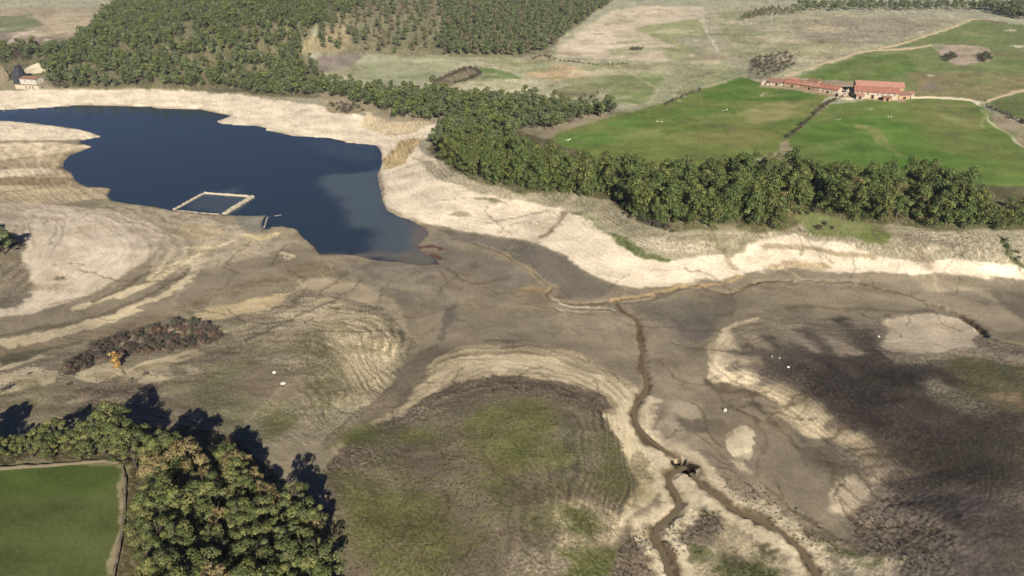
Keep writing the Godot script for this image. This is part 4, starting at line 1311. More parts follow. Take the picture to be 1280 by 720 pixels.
# the square foundation left standing in the water
func build_foundation() -> void:
	var c := []
	for p in [[217, 262], [255, 241], [315.5, 245.5], [279, 268]]:
		c.append(on_level(p[0], p[1], 0.3))
	var at: Vector3 = (c[0] + c[1] + c[2] + c[3]) * 0.25
	at.y = -1.6
	var o := thing("foundation", at, 0, "square ruined foundation of pale stone walls standing in the lake", "ruin")
	var loc := []
	for p in c:
		loc.append(Vector3(p.x - at.x, 0, p.z - at.z))
	for s in [[0, 1, 1.3, 2.3], [1, 2, 1.2, 2.4], [2, 3, 2.4, 2.6], [3, 0, 1.0, 1.85]]:
		var a: Vector3 = loc[s[0]]
		var b: Vector3 = loc[s[1]]
		var d := (b - a).normalized()
		part("wall", rubble_wall([a + d * 0.2, b - d * 0.9], s[2], s[3], 0.3), mats["stone_pale"], o)
	# broken end of another wall by the shore
	var p0 := on_level(352, 268, 0.2)
	var p1 := on_level(334, 271, 0.2)
	var p2 := on_level(330, 284, 0.3)
	var o2 := thing("foundation", Vector3(p1.x, -1.2, p1.z), 0, "low curved stretch of ruined wall at the water's edge", "ruin")
	part("wall", rubble_wall([p0 - p1, Vector3.ZERO, p2 - p1], 0.6, 1.3, 0.2), mats["stone_pale"], o2)


# ------------------------------------------------------------------ trees
# crown of leaf-sized faces gathered in clumps
func crown_mesh(clumps: Array, per: int, size: float, cols: Array, r: RandomNumberGenerator) -> ArrayMesh:
	var v := PackedVector3Array()
	var nn := PackedVector3Array()
	var cc := PackedColorArray()
	for c in clumps:
		var mid: Vector3 = c[0]
		var rad: Vector3 = c[1]
		var base: Color = cols[r.randi() % cols.size()]
		base = base * r.randf_range(0.64, 1.06)
		for i in per:
			var d := Vector3(r.randfn(), r.randfn(), r.randfn()).normalized()
			if d.y < -0.35 and r.randf() < 0.7:
				d.y = -d.y
			var p := mid + d * rad * (0.55 + 0.5 * sqrt(r.randf()))
			var nrm := (d * 0.9 + Vector3(0, 0.35, 0) + Vector3(r.randfn(), r.randfn(), r.randfn()) * 0.33).normalized()
			var s := nrm.cross(Vector3(r.randfn(), r.randfn(), r.randfn())).normalized()
			var t := nrm.cross(s)
			var k := size * r.randf_range(0.6, 1.35)
			var col := base * r.randf_range(0.75, 1.3)
			var q0 := p - s * k * 0.5
			var q1 := p + t * k * 0.32 + nrm * k * 0.08
			var q2 := p + s * k * 0.5
			var q3 := p - t * k * 0.32 + nrm * k * 0.08
			for q in [q0, q1, q2, q0, q2, q3]:
				v.append(q)
				nn.append(nrm)
				cc.append(col)
	var arr := []
	arr.resize(Mesh.ARRAY_MAX)
	arr[Mesh.ARRAY_VERTEX] = v
	arr[Mesh.ARRAY_NORMAL] = nn
	arr[Mesh.ARRAY_COLOR] = cc
	var m := ArrayMesh.new()
	m.add_surface_from_arrays(Mesh.PRIMITIVE_TRIANGLES, arr)
	return m


# kind: "grove" broad open crown, "belt" tall, "pine" small far one, "shrub"
func tree_model(kind: String, sd: int, cols: Array) -> Dictionary:
	var r := RandomNumberGenerator.new()
	r.seed = sd
	var clumps := []
	var h := 11.0
	var st := fresh()
	if kind == "grove":
		h = r.randf_range(10.5, 12.5)
		var cw := r.randf_range(3.2, 4.2)
		var n := 38
		for i in n:
			var a := r.randf() * TAU
			var e := sqrt(r.randf())
			var y := r.randf()
			var rr := cw * e * (1.0 - 0.55 * y * y)
			var mid := Vector3(cos(a) * rr, h * (0.28 + 0.68 * y * (1.0 - 0.25 * e)), sin(a) * rr)
			var s := r.randf_range(0.55, 1.15)
			clumps.append([mid, Vector3(s, s * 0.72, s)])
		tube(st, [Vector3(0, -0.6, 0), Vector3(0.1, h * 0.3, 0.1), Vector3(0.2, h * 0.62, 0), Vector3(0.1, h * 0.9, 0.1)], [0.3, 0.24, 0.16, 0.05], 7)
		for i in range(0, n, 3):
			var m: Vector3 = clumps[i][0]
			tube(st, [Vector3(0.1, minf(m.y * 0.7, h * 0.6), 0.05), m.lerp(Vector3(0, m.y, 0), 0.5) + Vector3(0, -0.4, 0), m], [0.13, 0.09, 0.03], 5)
		return {"h": h, "crown": crown_mesh(clumps, 120, 0.36, cols, r), "trunk": done(st)}
	if kind == "belt":
		h = r.randf_range(9.0, 13.5)
		var cw := r.randf_range(3.2, 4.3)
		for i in 30:
			var a := r.randf() * TAU
			var y := r.randf()
			var rr := cw * sqrt(r.randf()) * sqrt(maxf(0.05, 1.0 - pow(absf(y - 0.3) / 0.72, 2.0)))
			var s := r.randf_range(0.9, 1.5)
			clumps.append([Vector3(cos(a) * rr, h * (0.05 + 0.88 * y), sin(a) * rr), Vector3(s, s * 0.95, s)])
		tube(st, [Vector3(0, -0.8, 0), Vector3(0.15, h * 0.4, 0), Vector3(0, h * 0.92, 0.1)], [0.32, 0.22, 0.05], 6)
		for i in range(0, 30, 5):
			var m: Vector3 = clumps[i][0]
			tube(st, [Vector3(0.1, m.y * 0.75, 0), m], [0.11, 0.03], 4)
		return {"h": h, "crown": crown_mesh(clumps, 60, 0.58, cols, r), "trunk": done(st)}
	if kind == "pine":
		h = r.randf_range(6.0, 11.0)
		for i in 11:
			var a := r.randf() * TAU
			var y := r.randf()
			var rr := 2.6 * sqrt(r.randf()) * (1.0 - 0.6 * y)
			var s := r.randf_range(1.0, 1.5)
			clumps.append([Vector3(cos(a) * rr, h * (0.3 + 0.6 * y), sin(a) * rr), Vector3(s, s * 0.85, s)])
		tube(st, [Vector3(0, -0.8, 0), Vector3(0, h * 0.85, 0)], [0.22, 0.06], 5)
		return {"h": h, "crown": crown_mesh(clumps, 30, 0.85, cols, r), "trunk": done(st)}
	# shrub
	h = 2.6
	for i in 9:
		var a := r.randf() * TAU
		var rr := 1.3 * sqrt(r.randf())
		var s := r.randf_range(0.5, 0.95)
		clumps.append([Vector3(cos(a) * rr, r.randf_range(0.5, 2.2) * (1.0 - 0.3 * rr / 1.3), sin(a) * rr), Vector3(s, s * 0.95, s)])
	for i in 5:
		var m: Vector3 = clumps[i][0]
		tube(st, [Vector3(0, -0.3, 0), m * 0.6, m], [0.07, 0.05, 0.02], 4)
	return {"h": h, "crown": crown_mesh(clumps, 36, 0.34, cols, r), "trunk": done(st)}


func merged(model: Dictionary, bark: Material, leaf: Material) -> ArrayMesh:
	var m := ArrayMesh.new()
	m.add_surface_from_arrays(Mesh.PRIMITIVE_TRIANGLES, model.trunk.surface_get_arrays(0))
	m.add_surface_from_arrays(Mesh.PRIMITIVE_TRIANGLES, model.crown.surface_get_arrays(0))
	m.surface_set_material(0, bark)
	m.surface_set_material(1, leaf)
	return m


func scatter(pts: Array, spacing: float, sd: int, holes := []) -> PackedVector2Array:
	var poly := plan(pts)
	var hp := []
	for h in holes:
		hp.append(plan(h))
	var lo := poly[0]
	var hi := poly[0]
	for p in poly:
		lo = lo.min(p)
		hi = hi.max(p)
	var r := RandomNumberGenerator.new()
	r.seed = sd
	var out := PackedVector2Array()
	var z := lo.y
	var odd := 0.0
	while z < hi.y:
		var x := lo.x + odd * spacing
		while x < hi.x:
			var p := Vector2(x + r.randf_range(-0.42, 0.42) * spacing, z + r.randf_range(-0.42, 0.42) * spacing)
			if Geometry2D.is_point_in_polygon(p, poly):
				var ok := true
				for h in hp:
					if Geometry2D.is_point_in_polygon(p, h):
						ok = false
				if ok:
					out.append(p)
			x += spacing
		z += spacing * 0.87
		odd = 0.5 - odd
	return out


func edge_distance(p: Vector2, l: PackedVector2Array) -> float:
	var d := 1e9
	for i in l.size() - 1:
		d = minf(d, p.distance_to(Geometry2D.get_closest_point_to_segment(p, l[i], l[i + 1])))
	return d


func plant(called: String, model: Dictionary, p: Vector2, s: float, label: String, category: String, group: String, leaf := "leaf", bark := "bark") -> Node3D:
	var o := thing(called, Vector3(p.x, ground_h(p.x, p.y) - 0.05, p.y), rng.randf() * TAU, label, category, group)
	o.scale = Vector3(s * rng.randf_range(0.9, 1.1), s, s * rng.randf_range(0.9, 1.1))
	part("trunk", model.trunk, mats[bark], o)
	part("crown", model.crown, mats[leaf], o)
	return o


func far_tree(called: String, mesh: ArrayMesh, p: Vector2, s: float, label: String, category: String, group: String) -> void:
	var o := MeshInstance3D.new()
	o.name = numbered(called)
	o.mesh = mesh
	o.position = Vector3(p.x, ground_h(p.x, p.y) - 0.05, p.y)
	o.rotation.y = rng.randf() * TAU
	o.scale = Vector3(s * rng.randf_range(0.9, 1.1), s * rng.randf_range(0.85, 1.2), s * rng.randf_range(0.9, 1.1))
	tag(o, label, category, group)
	add_child(o)


func mass(called: String, label: String, category: String, meshes: Array, spots: PackedVector2Array, smin: float, smax: float) -> void:
	# a wood too far off to count: one object of many copies for each crown model
	for k in meshes.size():
		var mine := []
		for i in range(k, spots.size(), meshes.size()):
			mine.append(spots[i])
		if mine.is_empty():
			continue
		var mm := MultiMesh.new()
		mm.transform_format = MultiMesh.TRANSFORM_3D
		mm.mesh = meshes[k]
		mm.instance_count = mine.size()
		for i in mine.size():
			var p: Vector2 = mine[i]
			var s := rng.randf_range(smin, smax)
			var b := Basis(Vector3.UP, rng.randf() * TAU).scaled(Vector3(s, s * rng.randf_range(0.85, 1.2), s))
			mm.set_instance_transform(i, Transform3D(b, Vector3(p.x, ground_h(p.x, p.y) - 0.1, p.y)))
		var o := MultiMeshInstance3D.new()
		o.name = numbered(called)
		o.multimesh = mm
		tag(o, label, category, "", "stuff")
		add_child(o)


# one growth of many stems: a hedge (a thing) or a patch of scrub (stuff)
func clump_thing(called: String, label: String, category: String, kind: String, spots: Array, meshes: Array, s0: float) -> void:
	var st := SurfaceTool.new()
	var st2 := SurfaceTool.new()
	for p in spots:
		var s := rng.randf_range(0.65, 1.25) * s0
		var q := Vector2(p.x + rng.randf_range(-0.8, 0.8), p.y + rng.randf_range(-0.8, 0.8))
		var t := Transform3D(Basis(Vector3.UP, rng.randf() * TAU).scaled(Vector3(s, s, s)), Vector3(q.x, ground_h(q.x, q.y) - 0.05, q.y))
		var m: ArrayMesh = meshes[rng.randi() % meshes.size()]
		st.append_from(m, 0, t)
		st2.append_from(m, 1, t)
	var am := st.commit()
	st2.commit(am)
	am.surface_set_material(0, mats["bark"])
	am.surface_set_material(1, mats["twig"])
	var o := MeshInstance3D.new()
	o.name = numbered(called)
	o.mesh = am
	tag(o, label, category, "", kind)
	add_child(o)


func build_trees() -> void:
	var olive := [Color(0.080, 0.086, 0.026), Color(0.058, 0.070, 0.021), Color(0.098, 0.098, 0.032), Color(0.070, 0.074, 0.030), Color(0.046, 0.056, 0.018)]
	var grey_green := [Color(0.058, 0.072, 0.019), Color(0.072, 0.084, 0.024), Color(0.046, 0.060, 0.016), Color(0.088, 0.094, 0.026)]
	var fresh_green := [Color(0.060, 0.080, 0.021), Color(0.078, 0.10, 0.027), Color(0.046, 0.064, 0.018)]
	var yellowish := [Color(0.115, 0.092, 0.036), Color(0.09, 0.08, 0.03), Color(0.13, 0.10, 0.045)]
	var hill_green := [Color(0.064, 0.080, 0.032), Color(0.084, 0.096, 0.040), Color(0.047, 0.060, 0.025)]
	# --- grove in the foreground
	var gm := []
	for i in 7:
		gm.append(tree_model("grove", 100 + i, olive))
	var gy := tree_model("grove", 120, yellowish)
	var gg := "trees of the grove beside the walled field"
	var wall_line := plan([157,600, 156,640, 151,680, 143,720, 136,800])
	var outer_line := plan([200,582, 300,594, 350,628, 404,684, 438,760, 450,830])
	var spots := scatter([180,598, 205,582, 300,594, 350,628, 404,684, 438,760, 450,830, 172,830, 174,740, 180,680], 5.2, 5)
	for p in spots:
		var pick := rng.randi() % 12
		var sc := rng.randf_range(0.75, 1.35)
		var size := "tall" if sc > 1.15 else ("short" if sc < 0.92 else "middling")
		var near := edge_distance(p, wall_line)
		var far_side := edge_distance(p, outer_line)
		var where := "beside the stone wall of the green field" if near < 8.0 else ("on the outer edge facing the grassy spur" if far_side < 7.0 else "deep inside the grove")
		plant("evergreen_tree", gy if pick == 0 else gm[rng.randi() % 7], p, sc, "%s %s evergreen tree %s" % [size, "yellowish" if pick == 0 else "olive green", where], "tree", gg)
	for a in [[300, 612, 1.05], [318, 625, 0.9], [392, 690, 1.0]]:
		var q := ground_at(a[0], a[1])
		plant("evergreen_tree", gy, Vector2(q.x, q.z), a[2], "golden brown tree on the outer edge of the grove", "tree", "golden trees on the grove's edge")
	for a in [[58, 566, 0.8], [78, 560, 0.85], [96, 568, 0.7], [116, 562, 0.85], [132, 568, 1.0], [150, 558, 1.2], [162, 570, 1.05], [178, 566, 0.9], [170, 584, 1.0], [42, 572, 0.65], [24, 570, 0.55], [8, 576, 0.7], [-6, 568, 0.8], [66, 574, 0.5], [108, 576, 0.5]]:
		var q := ground_at(a[0], a[1])
		plant("evergreen_tree", gm[int(a[0]) % 5], Vector2(q.x, q.z), a[2], ("tall" if a[2] > 0.95 else ("small" if a[2] < 0.75 else "middling")) + " green tree in the row above the dry stone field wall", "tree", "row of trees above the field wall")
	for a in [[-40, 590, 1.25], [-22, 570, 1.1]]:
		var q := ground_at(a[0], a[1])
		plant("evergreen_tree", gm[1], Vector2(q.x, q.z), a[2], "large tree past the end of the wall row casting a long shadow", "tree", "large trees past the wall row")
	for a in [[6, 318, 1.1], [-14, 322, 1.2], [-30, 308, 1.2], [14, 308, 0.6]]:
		var q := ground_at(a[0], a[1])
		var dk := tree_model("grove", 140, hill_green)
		plant("evergreen_tree", dk, Vector2(q.x, q.z), a[2], "dark green tree alone on the pale left shore", "tree", "dark trees on the pale shore")
	# --- belt of tall trees along the bank
	var bm := []
	for i in 4:
		bm.append(tree_model("belt", 200 + i, grey_green))
	for i in 3:
		bm.append(tree_model("belt", 220 + i, fresh_green))
	bm.append(tree_model("belt", 230, olive))
	bm.append(tree_model("belt", 231, yellowish))
	var belt := [548,196, 565,206, 590,220, 618,229, 650,238, 680,243, 720,244, 762,247, 790,262, 797,272, 815,280, 845,287, 870,281, 900,284, 925,281, 950,281, 968,286, 985,280, 1000,262, 1020,256, 1035,266, 1065,273, 1100,277, 1135,277, 1160,281, 1200,285, 1235,285, 1222,262, 1200,250, 1150,238, 1080,236, 1030,232, 1000,224, 960,222, 900,226, 860,228, 820,226, 760,220, 700,212, 660,204, 640,196, 600,186, 560,184]
	spots = scatter(belt, 4.9, 6)
	var bg := "tall trees of the belt along the bank"
	var front := plan(belt.slice(0, 56))
	var rest := PackedVector2Array()
	var order := Array(spots)
	order.sort_custom(func(a, b): return a.y > b.y)
	print("belt trees ", order.size())
	for i in order.size():
		var p: Vector2 = order[i]
		if i < 300:
			var k := rng.randi() % 9
			if k >= 7 and rng.randf() < 0.6:
				k -= 4
			var what: String = ["grey green", "grey green", "grey green", "grey green", "fresh green", "fresh green", "fresh green", "olive", "yellowish"][k]
			var sc := rng.randf_range(0.8, 1.4)
			var size := "tall" if sc > 1.2 else ("short" if sc < 1.0 else "middling")
			var fd := edge_distance(p, front)
			var row := "front row" if fd < 6.0 else ("second row" if fd < 13.0 else "back rows")
			var u := p.x / -p.y
			var where := "where the belt meets the pine wood" if u < 0.02 else ("above the bend of the pale bank" if u < 0.2 else ("by the hedge between the fields" if u < 0.4 else ("above the green slope" if u < 0.55 else "towards the bank gully")))
			plant("tall_tree", bm[k], p, sc, "%s %s tree in the %s %s" % [size, what, row, where], "tree", bg, "leaf", "bark_pale")
		else:
			rest.append(p)
	var bmesh := []
	for m in bm:
		bmesh.append(merged(m, mats["bark_pale"], mats["leaf"]))
	if not rest.is_empty():
		mass("tree_belt", "rear rows of the tree belt above the pale bank", "trees", [bmesh[0], bmesh[4], bmesh[7]], rest, 0.85, 1.3)
	for a in [[1246, 284, 1.0], [1256, 282, 0.95], [1268, 281, 1.0], [1281, 280, 1.0], [1262, 268, 0.95], [1276, 266, 0.9]]:
		var q := ground_at(a[0], a[1])
		plant("tall_tree", bm[int(a[0]) % 4], Vector2(q.x, q.z), a[2] * 0.8, "dark tree in the clump past the end of the belt", "tree", "clump past the belt", "leaf", "bark_pale")
	# --- pines: belt behind the far bank and the wooded hill
	var pm := []
	for i in 9:
		pm.append(merged(tree_model("pine", 300 + i, hill_green if i < 6 else (fresh_green if i < 7 else grey_green)), mats["bark"], mats["leaf"]))
	var brown := merged(tree_model("pine", 320, [Color(0.11, 0.085, 0.05), Color(0.09, 0.08, 0.045)]), mats["bark"], mats["leaf"])
	var low := [408,108, 455,114, 500,120, 540,118, 570,124, 600,128, 640,128, 690,132, 740,136, 782,138, 760,145, 730,150, 705,158, 690,163, 655,160, 645,178, 600,182, 560,186, 538,182, 556,153, 530,151, 492,147, 470,136, 440,128, 410,121]
	spots = scatter(low, 5.0, 7)
	order = Array(spots)
	order.sort_custom(func(a, b): return a.y > b.y)
	print("low belt ", order.size())
	rest = PackedVector2Array()
	for i in order.size():
		if i < 195:
			var k := rng.randi() % 9
			var sc := rng.randf_range(0.8, 1.25)
			var u: float = order[i].x / -order[i].y
			far_tree("pine_tree", pm[k], order[i], sc, "%s %s pine %s" % ["tall" if sc > 1.03 else "short", "dark green" if k < 6 else "bright green", "on the tip of wood nearest the lake shore" if u < -0.05 else ("in the pine wood above the start of the belt" if u < 0.02 else "in the pine wood beside the green field")], "tree", "pines between lake and field")
		else:
			rest.append(order[i])
	mass("pine_wood", "rear part of the pine wood above the pale shore", "trees", pm, rest, 0.75, 1.25)
	var hill := [152,2, 128,20, 112,40, 88,60, 50,62, -40,62, -40,74, 40,76, 50,94, 66,106, 100,109, 140,109, 180,109, 230,110, 280,111, 300,115, 340,120, 408,121, 408,100, 398,92, 382,66, 372,58, 395,36, 440,14, 460,2]
	spots = scatter(hill, 5.6, 8, [[120,96, 145,92, 146,106, 122,106], [180,86, 205,84, 205,92, 182,94]])
	print("hill ", spots.size())
	order = Array(spots)
	order.sort_custom(func(a, b): return a.y > b.y)
	rest = PackedVector2Array()
	for i in order.size():
		if i < 100:
			var k := rng.randi() % 9
			var sc := rng.randf_range(0.75, 1.2)
			far_tree("pine_tree", pm[k], order[i], sc, "%s %s pine on the lower edge of the wooded hill" % ["tall" if sc > 0.97 else "short", "dark green" if k < 6 else "bright green"], "tree", "pines at the foot of the hill")
		elif grain_c.get_noise_2d(order[i].x * 1.3, order[i].y * 1.3) + rng.randf_range(-0.5, 0.5) < 0.2:
			rest.append(order[i])
	mass("hillside_wood", "pine wood covering the hill beyond the lake", "trees", pm, rest, 0.7, 1.25)
	# thin and thick wood above the pale fields
	var thin := scatter([400,2, 560,2, 560,40, 540,64, 510,68, 460,64, 404,64, 398,40], 12.5, 9)
	mass("open_wood", "scattered pines on the tan slope above the pale field", "trees", [pm[0], pm[3], brown], thin, 0.7, 1.2)
	var thick := scatter([556,2, 770,2, 752,12, 728,28, 704,46, 688,62, 658,70, 600,71, 556,69, 548,60, 556,30], 6.6, 10)
	mass("upland_wood", "dense dark wood along the edge of the white field", "trees", [pm[0], pm[1], pm[2], brown], thick, 0.8, 1.2)
	var ridge := scatter([1228,10, 1290,10, 1290,27, 1262,22, 1240,17], 6.6, 11)
	mass("ridge_wood", "dark wood on the ridge beyond the green hill", "trees", [pm[0], pm[1]], ridge, 0.9, 1.3)
	ridge = scatter([990,6, 1235,6, 1235,13, 1120,14, 1010,14], 9.0, 12)
	mass("ridge_wood", "thin line of dark trees along the far ridge", "trees", [pm[0], pm[1]], ridge, 0.7, 1.1)
	ridge = scatter([920,27, 935,18, 955,12, 1010,11, 1000,17, 950,22], 6.0, 13)
	mass("ridge_scrub", "brown scrub on the slope below the far ridge", "scrub", [brown, pm[1]], ridge, 0.35, 0.7)


# ------------------------------------------------------------------ shrubs, rocks, weeds
func build_small_things() -> void:
	var br := [Color(0.085, 0.06, 0.046), Color(0.06, 0.046, 0.037), Color(0.105, 0.066, 0.045), Color(0.045, 0.04, 0.03)]
	var rust := [Color(0.13, 0.075, 0.046), Color(0.10, 0.064, 0.042)]
	var gn := [Color(0.05, 0.06, 0.03), Color(0.065, 0.065, 0.035)]
	var sm := []
	for i in 3:
		sm.append(tree_model("shrub", 400 + i, br))
	var srust := tree_model("shrub", 410, rust)
	var sgreen := tree_model("shrub", 411, gn)
	var shrub_mesh := []
	for m in [sm[0], sm[1], srust, sgreen]:
		shrub_mesh.append(merged(m, mats["bark"], mats["twig"]))
	# the thicket on the shore
	var gq := ground_at(147, 459)
	var golden := Vector2(gq.x, gq.z)
	var spots := scatter([76,462, 100,444, 130,428, 165,416, 200,406, 240,400, 262,404, 274,420, 270,432, 235,436, 200,440, 165,446, 120,454, 100,468, 84,470], 2.7, 21)
	print("thicket ", spots.size())
	for p in spots:
		var k := rng.randi() % 8
		var sc := rng.randf_range(0.6, 1.3)
		var model: Dictionary = srust if k == 0 else (sgreen if k == 1 else sm[k % 3])
		var tone: String = "rust brown" if k == 0 else ("dull green" if k == 1 else "dark brown leafless")
		var size: String = "tall" if sc > 1.08 else ("low" if sc < 0.82 else "middling")
		var gold := p.distance_to(golden)
		var where := "close beside the small golden tree" if gold < 7.0 else ("at the narrow tip of the shore thicket" if p.x < golden.x else ("in the broad end of the shore thicket" if gold > 18.0 else "in the middle of the shore thicket"))
		plant("shrub", model, p, sc, "%s %s shrub %s" % [size, tone, where], "shrub", "thicket on the muddy shore", "twig")
	# the golden poplar beside it
	var r := RandomNumberGenerator.new()
	r.seed = 9
	var cl := []
	for i in 24:
		var y := r.randf()
		cl.append([Vector3(r.randfn() * 0.42, 0.5 + 5.0 * y, r.randfn() * 0.42), Vector3(0.75, 0.8, 0.75) * (1.1 - 0.6 * y)])
	var st := fresh()
	tube(st, [Vector3(0, -0.3, 0), Vector3(0, 4.6, 0)], [0.16, 0.03], 6)
	var q := ground_at(147, 459)
	plant("poplar_tree", {"trunk": done(st), "crown": crown_mesh(cl, 60, 0.32, [Color(0.21, 0.11, 0.03), Color(0.30, 0.20, 0.07), Color(0.13, 0.07, 0.03)], r)}, Vector2(q.x, q.z), 1.0, "small golden orange tree in front of the brown thicket", "tree", "")
	for a in [[86, 482, 0.5], [36, 468, 0.35], [6, 488, 0.8], [182, 468, 0.45], [165, 474, 0.3]]:
		q = ground_at(a[0], a[1])
		plant("shrub", sm[0], Vector2(q.x, q.z), a[2], "single dark shrub on the patchy ground below the thicket", "shrub", "single shrubs below the thicket", "twig")
	# hedges
	for h in [[[986,172, 995,164, 1004,156, 1013,148, 1022,140, 1030,133, 1038,128, 1046,125, 1056,124], 4.6, "dark broken hedge on the line between the two green fields", "hedge between the green fields", 1.0], [[1234,134, 1246,139, 1258,144, 1270,150, 1284,156], 3.0, "dark hedge behind the white track", "hedge behind the white wall", 1.0], [[545,103, 560,96, 575,90, 590,86, 600,92, 590,98, 570,104], 4.0, "brown wedge of hedge between the pale fields", "hedge between the pale fields", 1.2], [[832,132, 846,124, 862,118, 876,112], 5.0, "low hedge along the upper edge of the green field", "hedge above the green field", 0.8], [[666,74, 680,70, 692,74, 712,77, 735,80, 760,81, 782,80], 4.5, "line of low bushes under the white field", "shrubs under the white field", 0.7]]:
		clump_thing("hedge", h[2], "hedge", "", Array(smooth_line(h[0], h[1])), [shrub_mesh[0], shrub_mesh[3]], h[4])
	for a in [[[940,72, 985,66, 995,80, 960,96, 940,92], 6.0, "grey green scrub patch above the farm", "scrub above the farm", 31, 1.0], [[1178,70, 1190,66, 1195,74, 1182,77], 4.0, "dark bushes in the quarry hollow above the farm", "bushes in the quarry hollow", 32, 1.3], [[1222,70, 1236,68, 1238,76, 1226,78], 3.6, "dark bushes at the rim of the quarry hollow", "bushes in the quarry hollow rim", 33, 1.3], [[406,130, 440,128, 455,138, 425,142], 4.5, "brown scrub on the pale far shore by the pines", "shrubs on the far shore", 34, 1.0], [[788,274, 812,283, 846,291, 846,287, 815,277, 795,266], 2.6, "dark shrubs along the foot of the tree belt", "shrubs at the belt's foot", 35, 0.9], [[1000,266, 1018,258, 1030,266, 1010,272], 3.5, "olive scrub in the gap of the tree belt", "shrubs in the belt's gap", 36, 1.0], [[1020,284, 1046,280, 1046,288, 1026,291], 3.4, "small bushes on the green slope below the belt", "bushes below the belt", 37, 0.8], [[1252,294, 1264,304, 1278,326, 1270,326, 1256,308], 2.6, "green scrub in the gully at the end of the bank", "shrubs in the bank gully", 38, 0.6], [[0,60, 40,62, 40,76, 0,80], 6.0, "dull scrub by the crags of the gorge", "shrubs by the gorge", 39, 1.5], [[60,104, 110,106, 105,111, 62,110], 5.0, "brown scrub between the pines and the pale shore", "shrubs under the hill", 40, 1.1]]:
		clump_thing("scrub", a[2], "scrub", "stuff", Array(scatter(a[0], a[1], a[4])), [shrub_mesh[0], shrub_mesh[3]], a[5])
	q = ground_at(795, 62)
	for i in 4:
		plant("shrub", sgreen, Vector2(q.x + i * 2.6 - 4.0, q.z + (i % 2) * 2.0), 1.5, "dark bush alone on the white field", "shrub", "bushes on the white field", "twig")
	# pale boulders
	var bmesh := [boulder_mesh(Vector3(1, 0.7, 0.8), 1, Color(0.33, 0.30, 0.24)), boulder_mesh(Vector3(0.9, 0.6, 1.0), 2, Color(0.38, 0.35, 0.29)), boulder_mesh(Vector3(1.1, 0.55, 0.8), 3, Color(0.28, 0.25, 0.2))]
	for a in [[343, 466, 1.1, "pale boulder on the terraced slope above a white one"], [354, 480, 1.3, "white boulder on the terraced slope below the thicket"], [906, 513, 1.2, "white boulder on the mud plain between the streams"], [150, 455, 0.7, "pale boulder at the foot of the golden tree"], [1098, 421, 0.9, "white boulder at the edge of the dark spur"], [356, 322, 0.8, "pale boulder on the wet mud by the lake"], [1148, 330, 0.8, "dark spot boulder on the pale bank"], [8, 486, 0.9, "pale boulder beside the lone shrub past the thicket"], [974, 448, 0.7, "pale boulder on the crest of the dark spur"], [985, 459, 0.8, "larger pale boulder on the crest of the dark spur"], [965, 446, 0.6, "small pale boulder on the crest of the dark spur"]]:
		q = ground_at(a[0], a[1])
		var o := thing("boulder", Vector3(q.x, ground_h(q.x, q.z) + 0.1, q.z), rng.randf() * TAU, a[3], "boulder", "pale boulders")
		o.scale = Vector3.ONE * a[2] * 0.55
		part("rock", bmesh[int(a[0]) % 3], mats["rock"], o)
	# field stones by the farm
	for a in [[1047, 150], [1086, 137], [1112, 146], [905, 138], [1268, 38], [1150, 42], [710, 175], [824, 153]]:
		q = ground_at(a[0], a[1])
		var o := thing("rock_pile", Vector3(q.x, ground_h(q.x, q.z), q.z), 0, "heap of pale stones " + ("in the green field beside the dark broken hedge" if a[0] == 1047 else ("on the grass below the cream farmhouse door" if a[0] == 1086 else ("on the grass below the ochre barn" if a[0] == 1112 else ("on the hill above the quarry hollow" if a[0] > 1140 else "on the green field above the tree belt")))), "rocks", "heaps of stones on the fields")
		for k in 5:
			var b := part("stone", bmesh[k % 3], mats["rock"], o, Vector3(rng.randf_range(-2.4, 2.4), rng.randf_range(0.1, 0.5), rng.randf_range(-1.6, 1.6)))
			b.scale = Vector3.ONE * rng.randf_range(0.2, 0.48)
	# low weeds: three tufts, scattered in their thousands
	var tuft_cols := [[Color(0.075, 0.062, 0.036), Color(0.055, 0.048, 0.03)], [Color(0.048, 0.056, 0.022), Color(0.06, 0.066, 0.028)], [Color(0.022, 0.018, 0.015), Color(0.032, 0.027, 0.021)]]
	var tufts := []
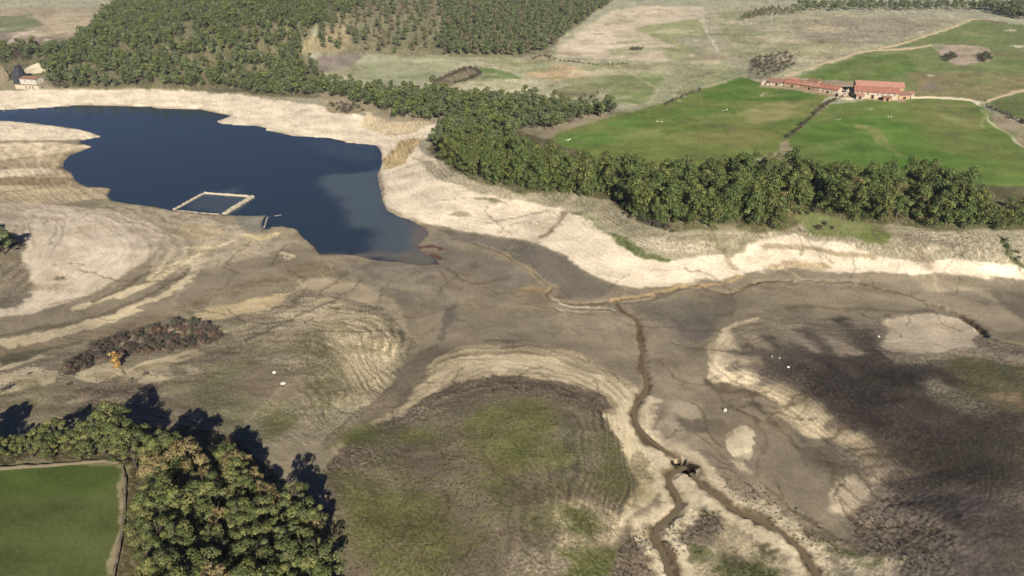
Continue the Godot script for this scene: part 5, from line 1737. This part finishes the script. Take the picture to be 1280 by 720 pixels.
	for i in 3:
		r.seed = 60 + i
		var c2 := []
		for k in 3:
			c2.append([Vector3(r.randfn() * 0.2, 0.12, r.randfn() * 0.2), Vector3(0.22, 0.2, 0.22)])
		var tm := crown_mesh(c2, 7, 0.26, tuft_cols[i], r)
		tm.surface_set_material(0, mats["twig"])
		tufts.append(tm)
	for a in [[[500,520, 560,486, 640,470, 720,480, 772,520, 790,600, 770,660, 690,700, 640,760, 420,760, 410,600], 1.1, 0, "dry weeds dotted over the grassy spur", 51], [[500,540, 600,500, 700,515, 690,560, 640,640, 560,730, 440,700, 420,610], 1.1, 1, "green weeds dotted over the grassy spur", 52], [[300,400, 420,380, 500,410, 490,480, 420,540, 320,540, 240,480], 1.1, 0, "dry weeds on the terraced slope", 54], [[770,690, 800,655, 830,650, 900,636, 905,660, 880,690, 850,694, 830,720, 760,740], 0.9, 2, "dark weeds along the lower stream", 55], [[1060,650, 1130,612, 1200,670, 1190,720, 1080,700], 0.9, 2, "dark weeds on the ribbed end of the dark spur", 56], [[660,246, 762,252, 845,294, 968,294, 1100,284, 1280,292, 1280,330, 1100,316, 990,292, 900,312, 800,314], 1.3, 1, "green weeds on the bank under the tree belt", 58], [[-20,470, 80,450, 250,470, 230,520, -20,540], 1.2, 0, "dry weeds on the patchy ground below the thicket", 59], [[880,590, 960,610, 1020,650, 1060,690, 1000,680, 940,640], 1.0, 2, "dark weeds on the mud plain", 60]]:
		var sp := scatter(a[0], a[1], a[4])
		var mm := MultiMesh.new()
		mm.transform_format = MultiMesh.TRANSFORM_3D
		mm.mesh = tufts[a[2]]
		var keep := []
		for p in sp:
			if grain_a.get_noise_2d(p.x * 1.5, p.y * 1.5) + rng.randf_range(-0.5, 0.5) > -0.05:
				keep.append(p)
		mm.instance_count = keep.size()
		for i in keep.size():
			var p: Vector2 = keep[i]
			var s := rng.randf_range(0.25, 0.8)
			mm.set_instance_transform(i, Transform3D(Basis(Vector3.UP, rng.randf() * TAU).scaled(Vector3(s, s * rng.randf_range(0.5, 0.9), s)), Vector3(p.x, ground_h(p.x, p.y), p.y)))
		var o := MultiMeshInstance3D.new()
		o.name = numbered("weeds")
		o.multimesh = mm
		tag(o, a[3], "weeds", "", "stuff")
		add_child(o)
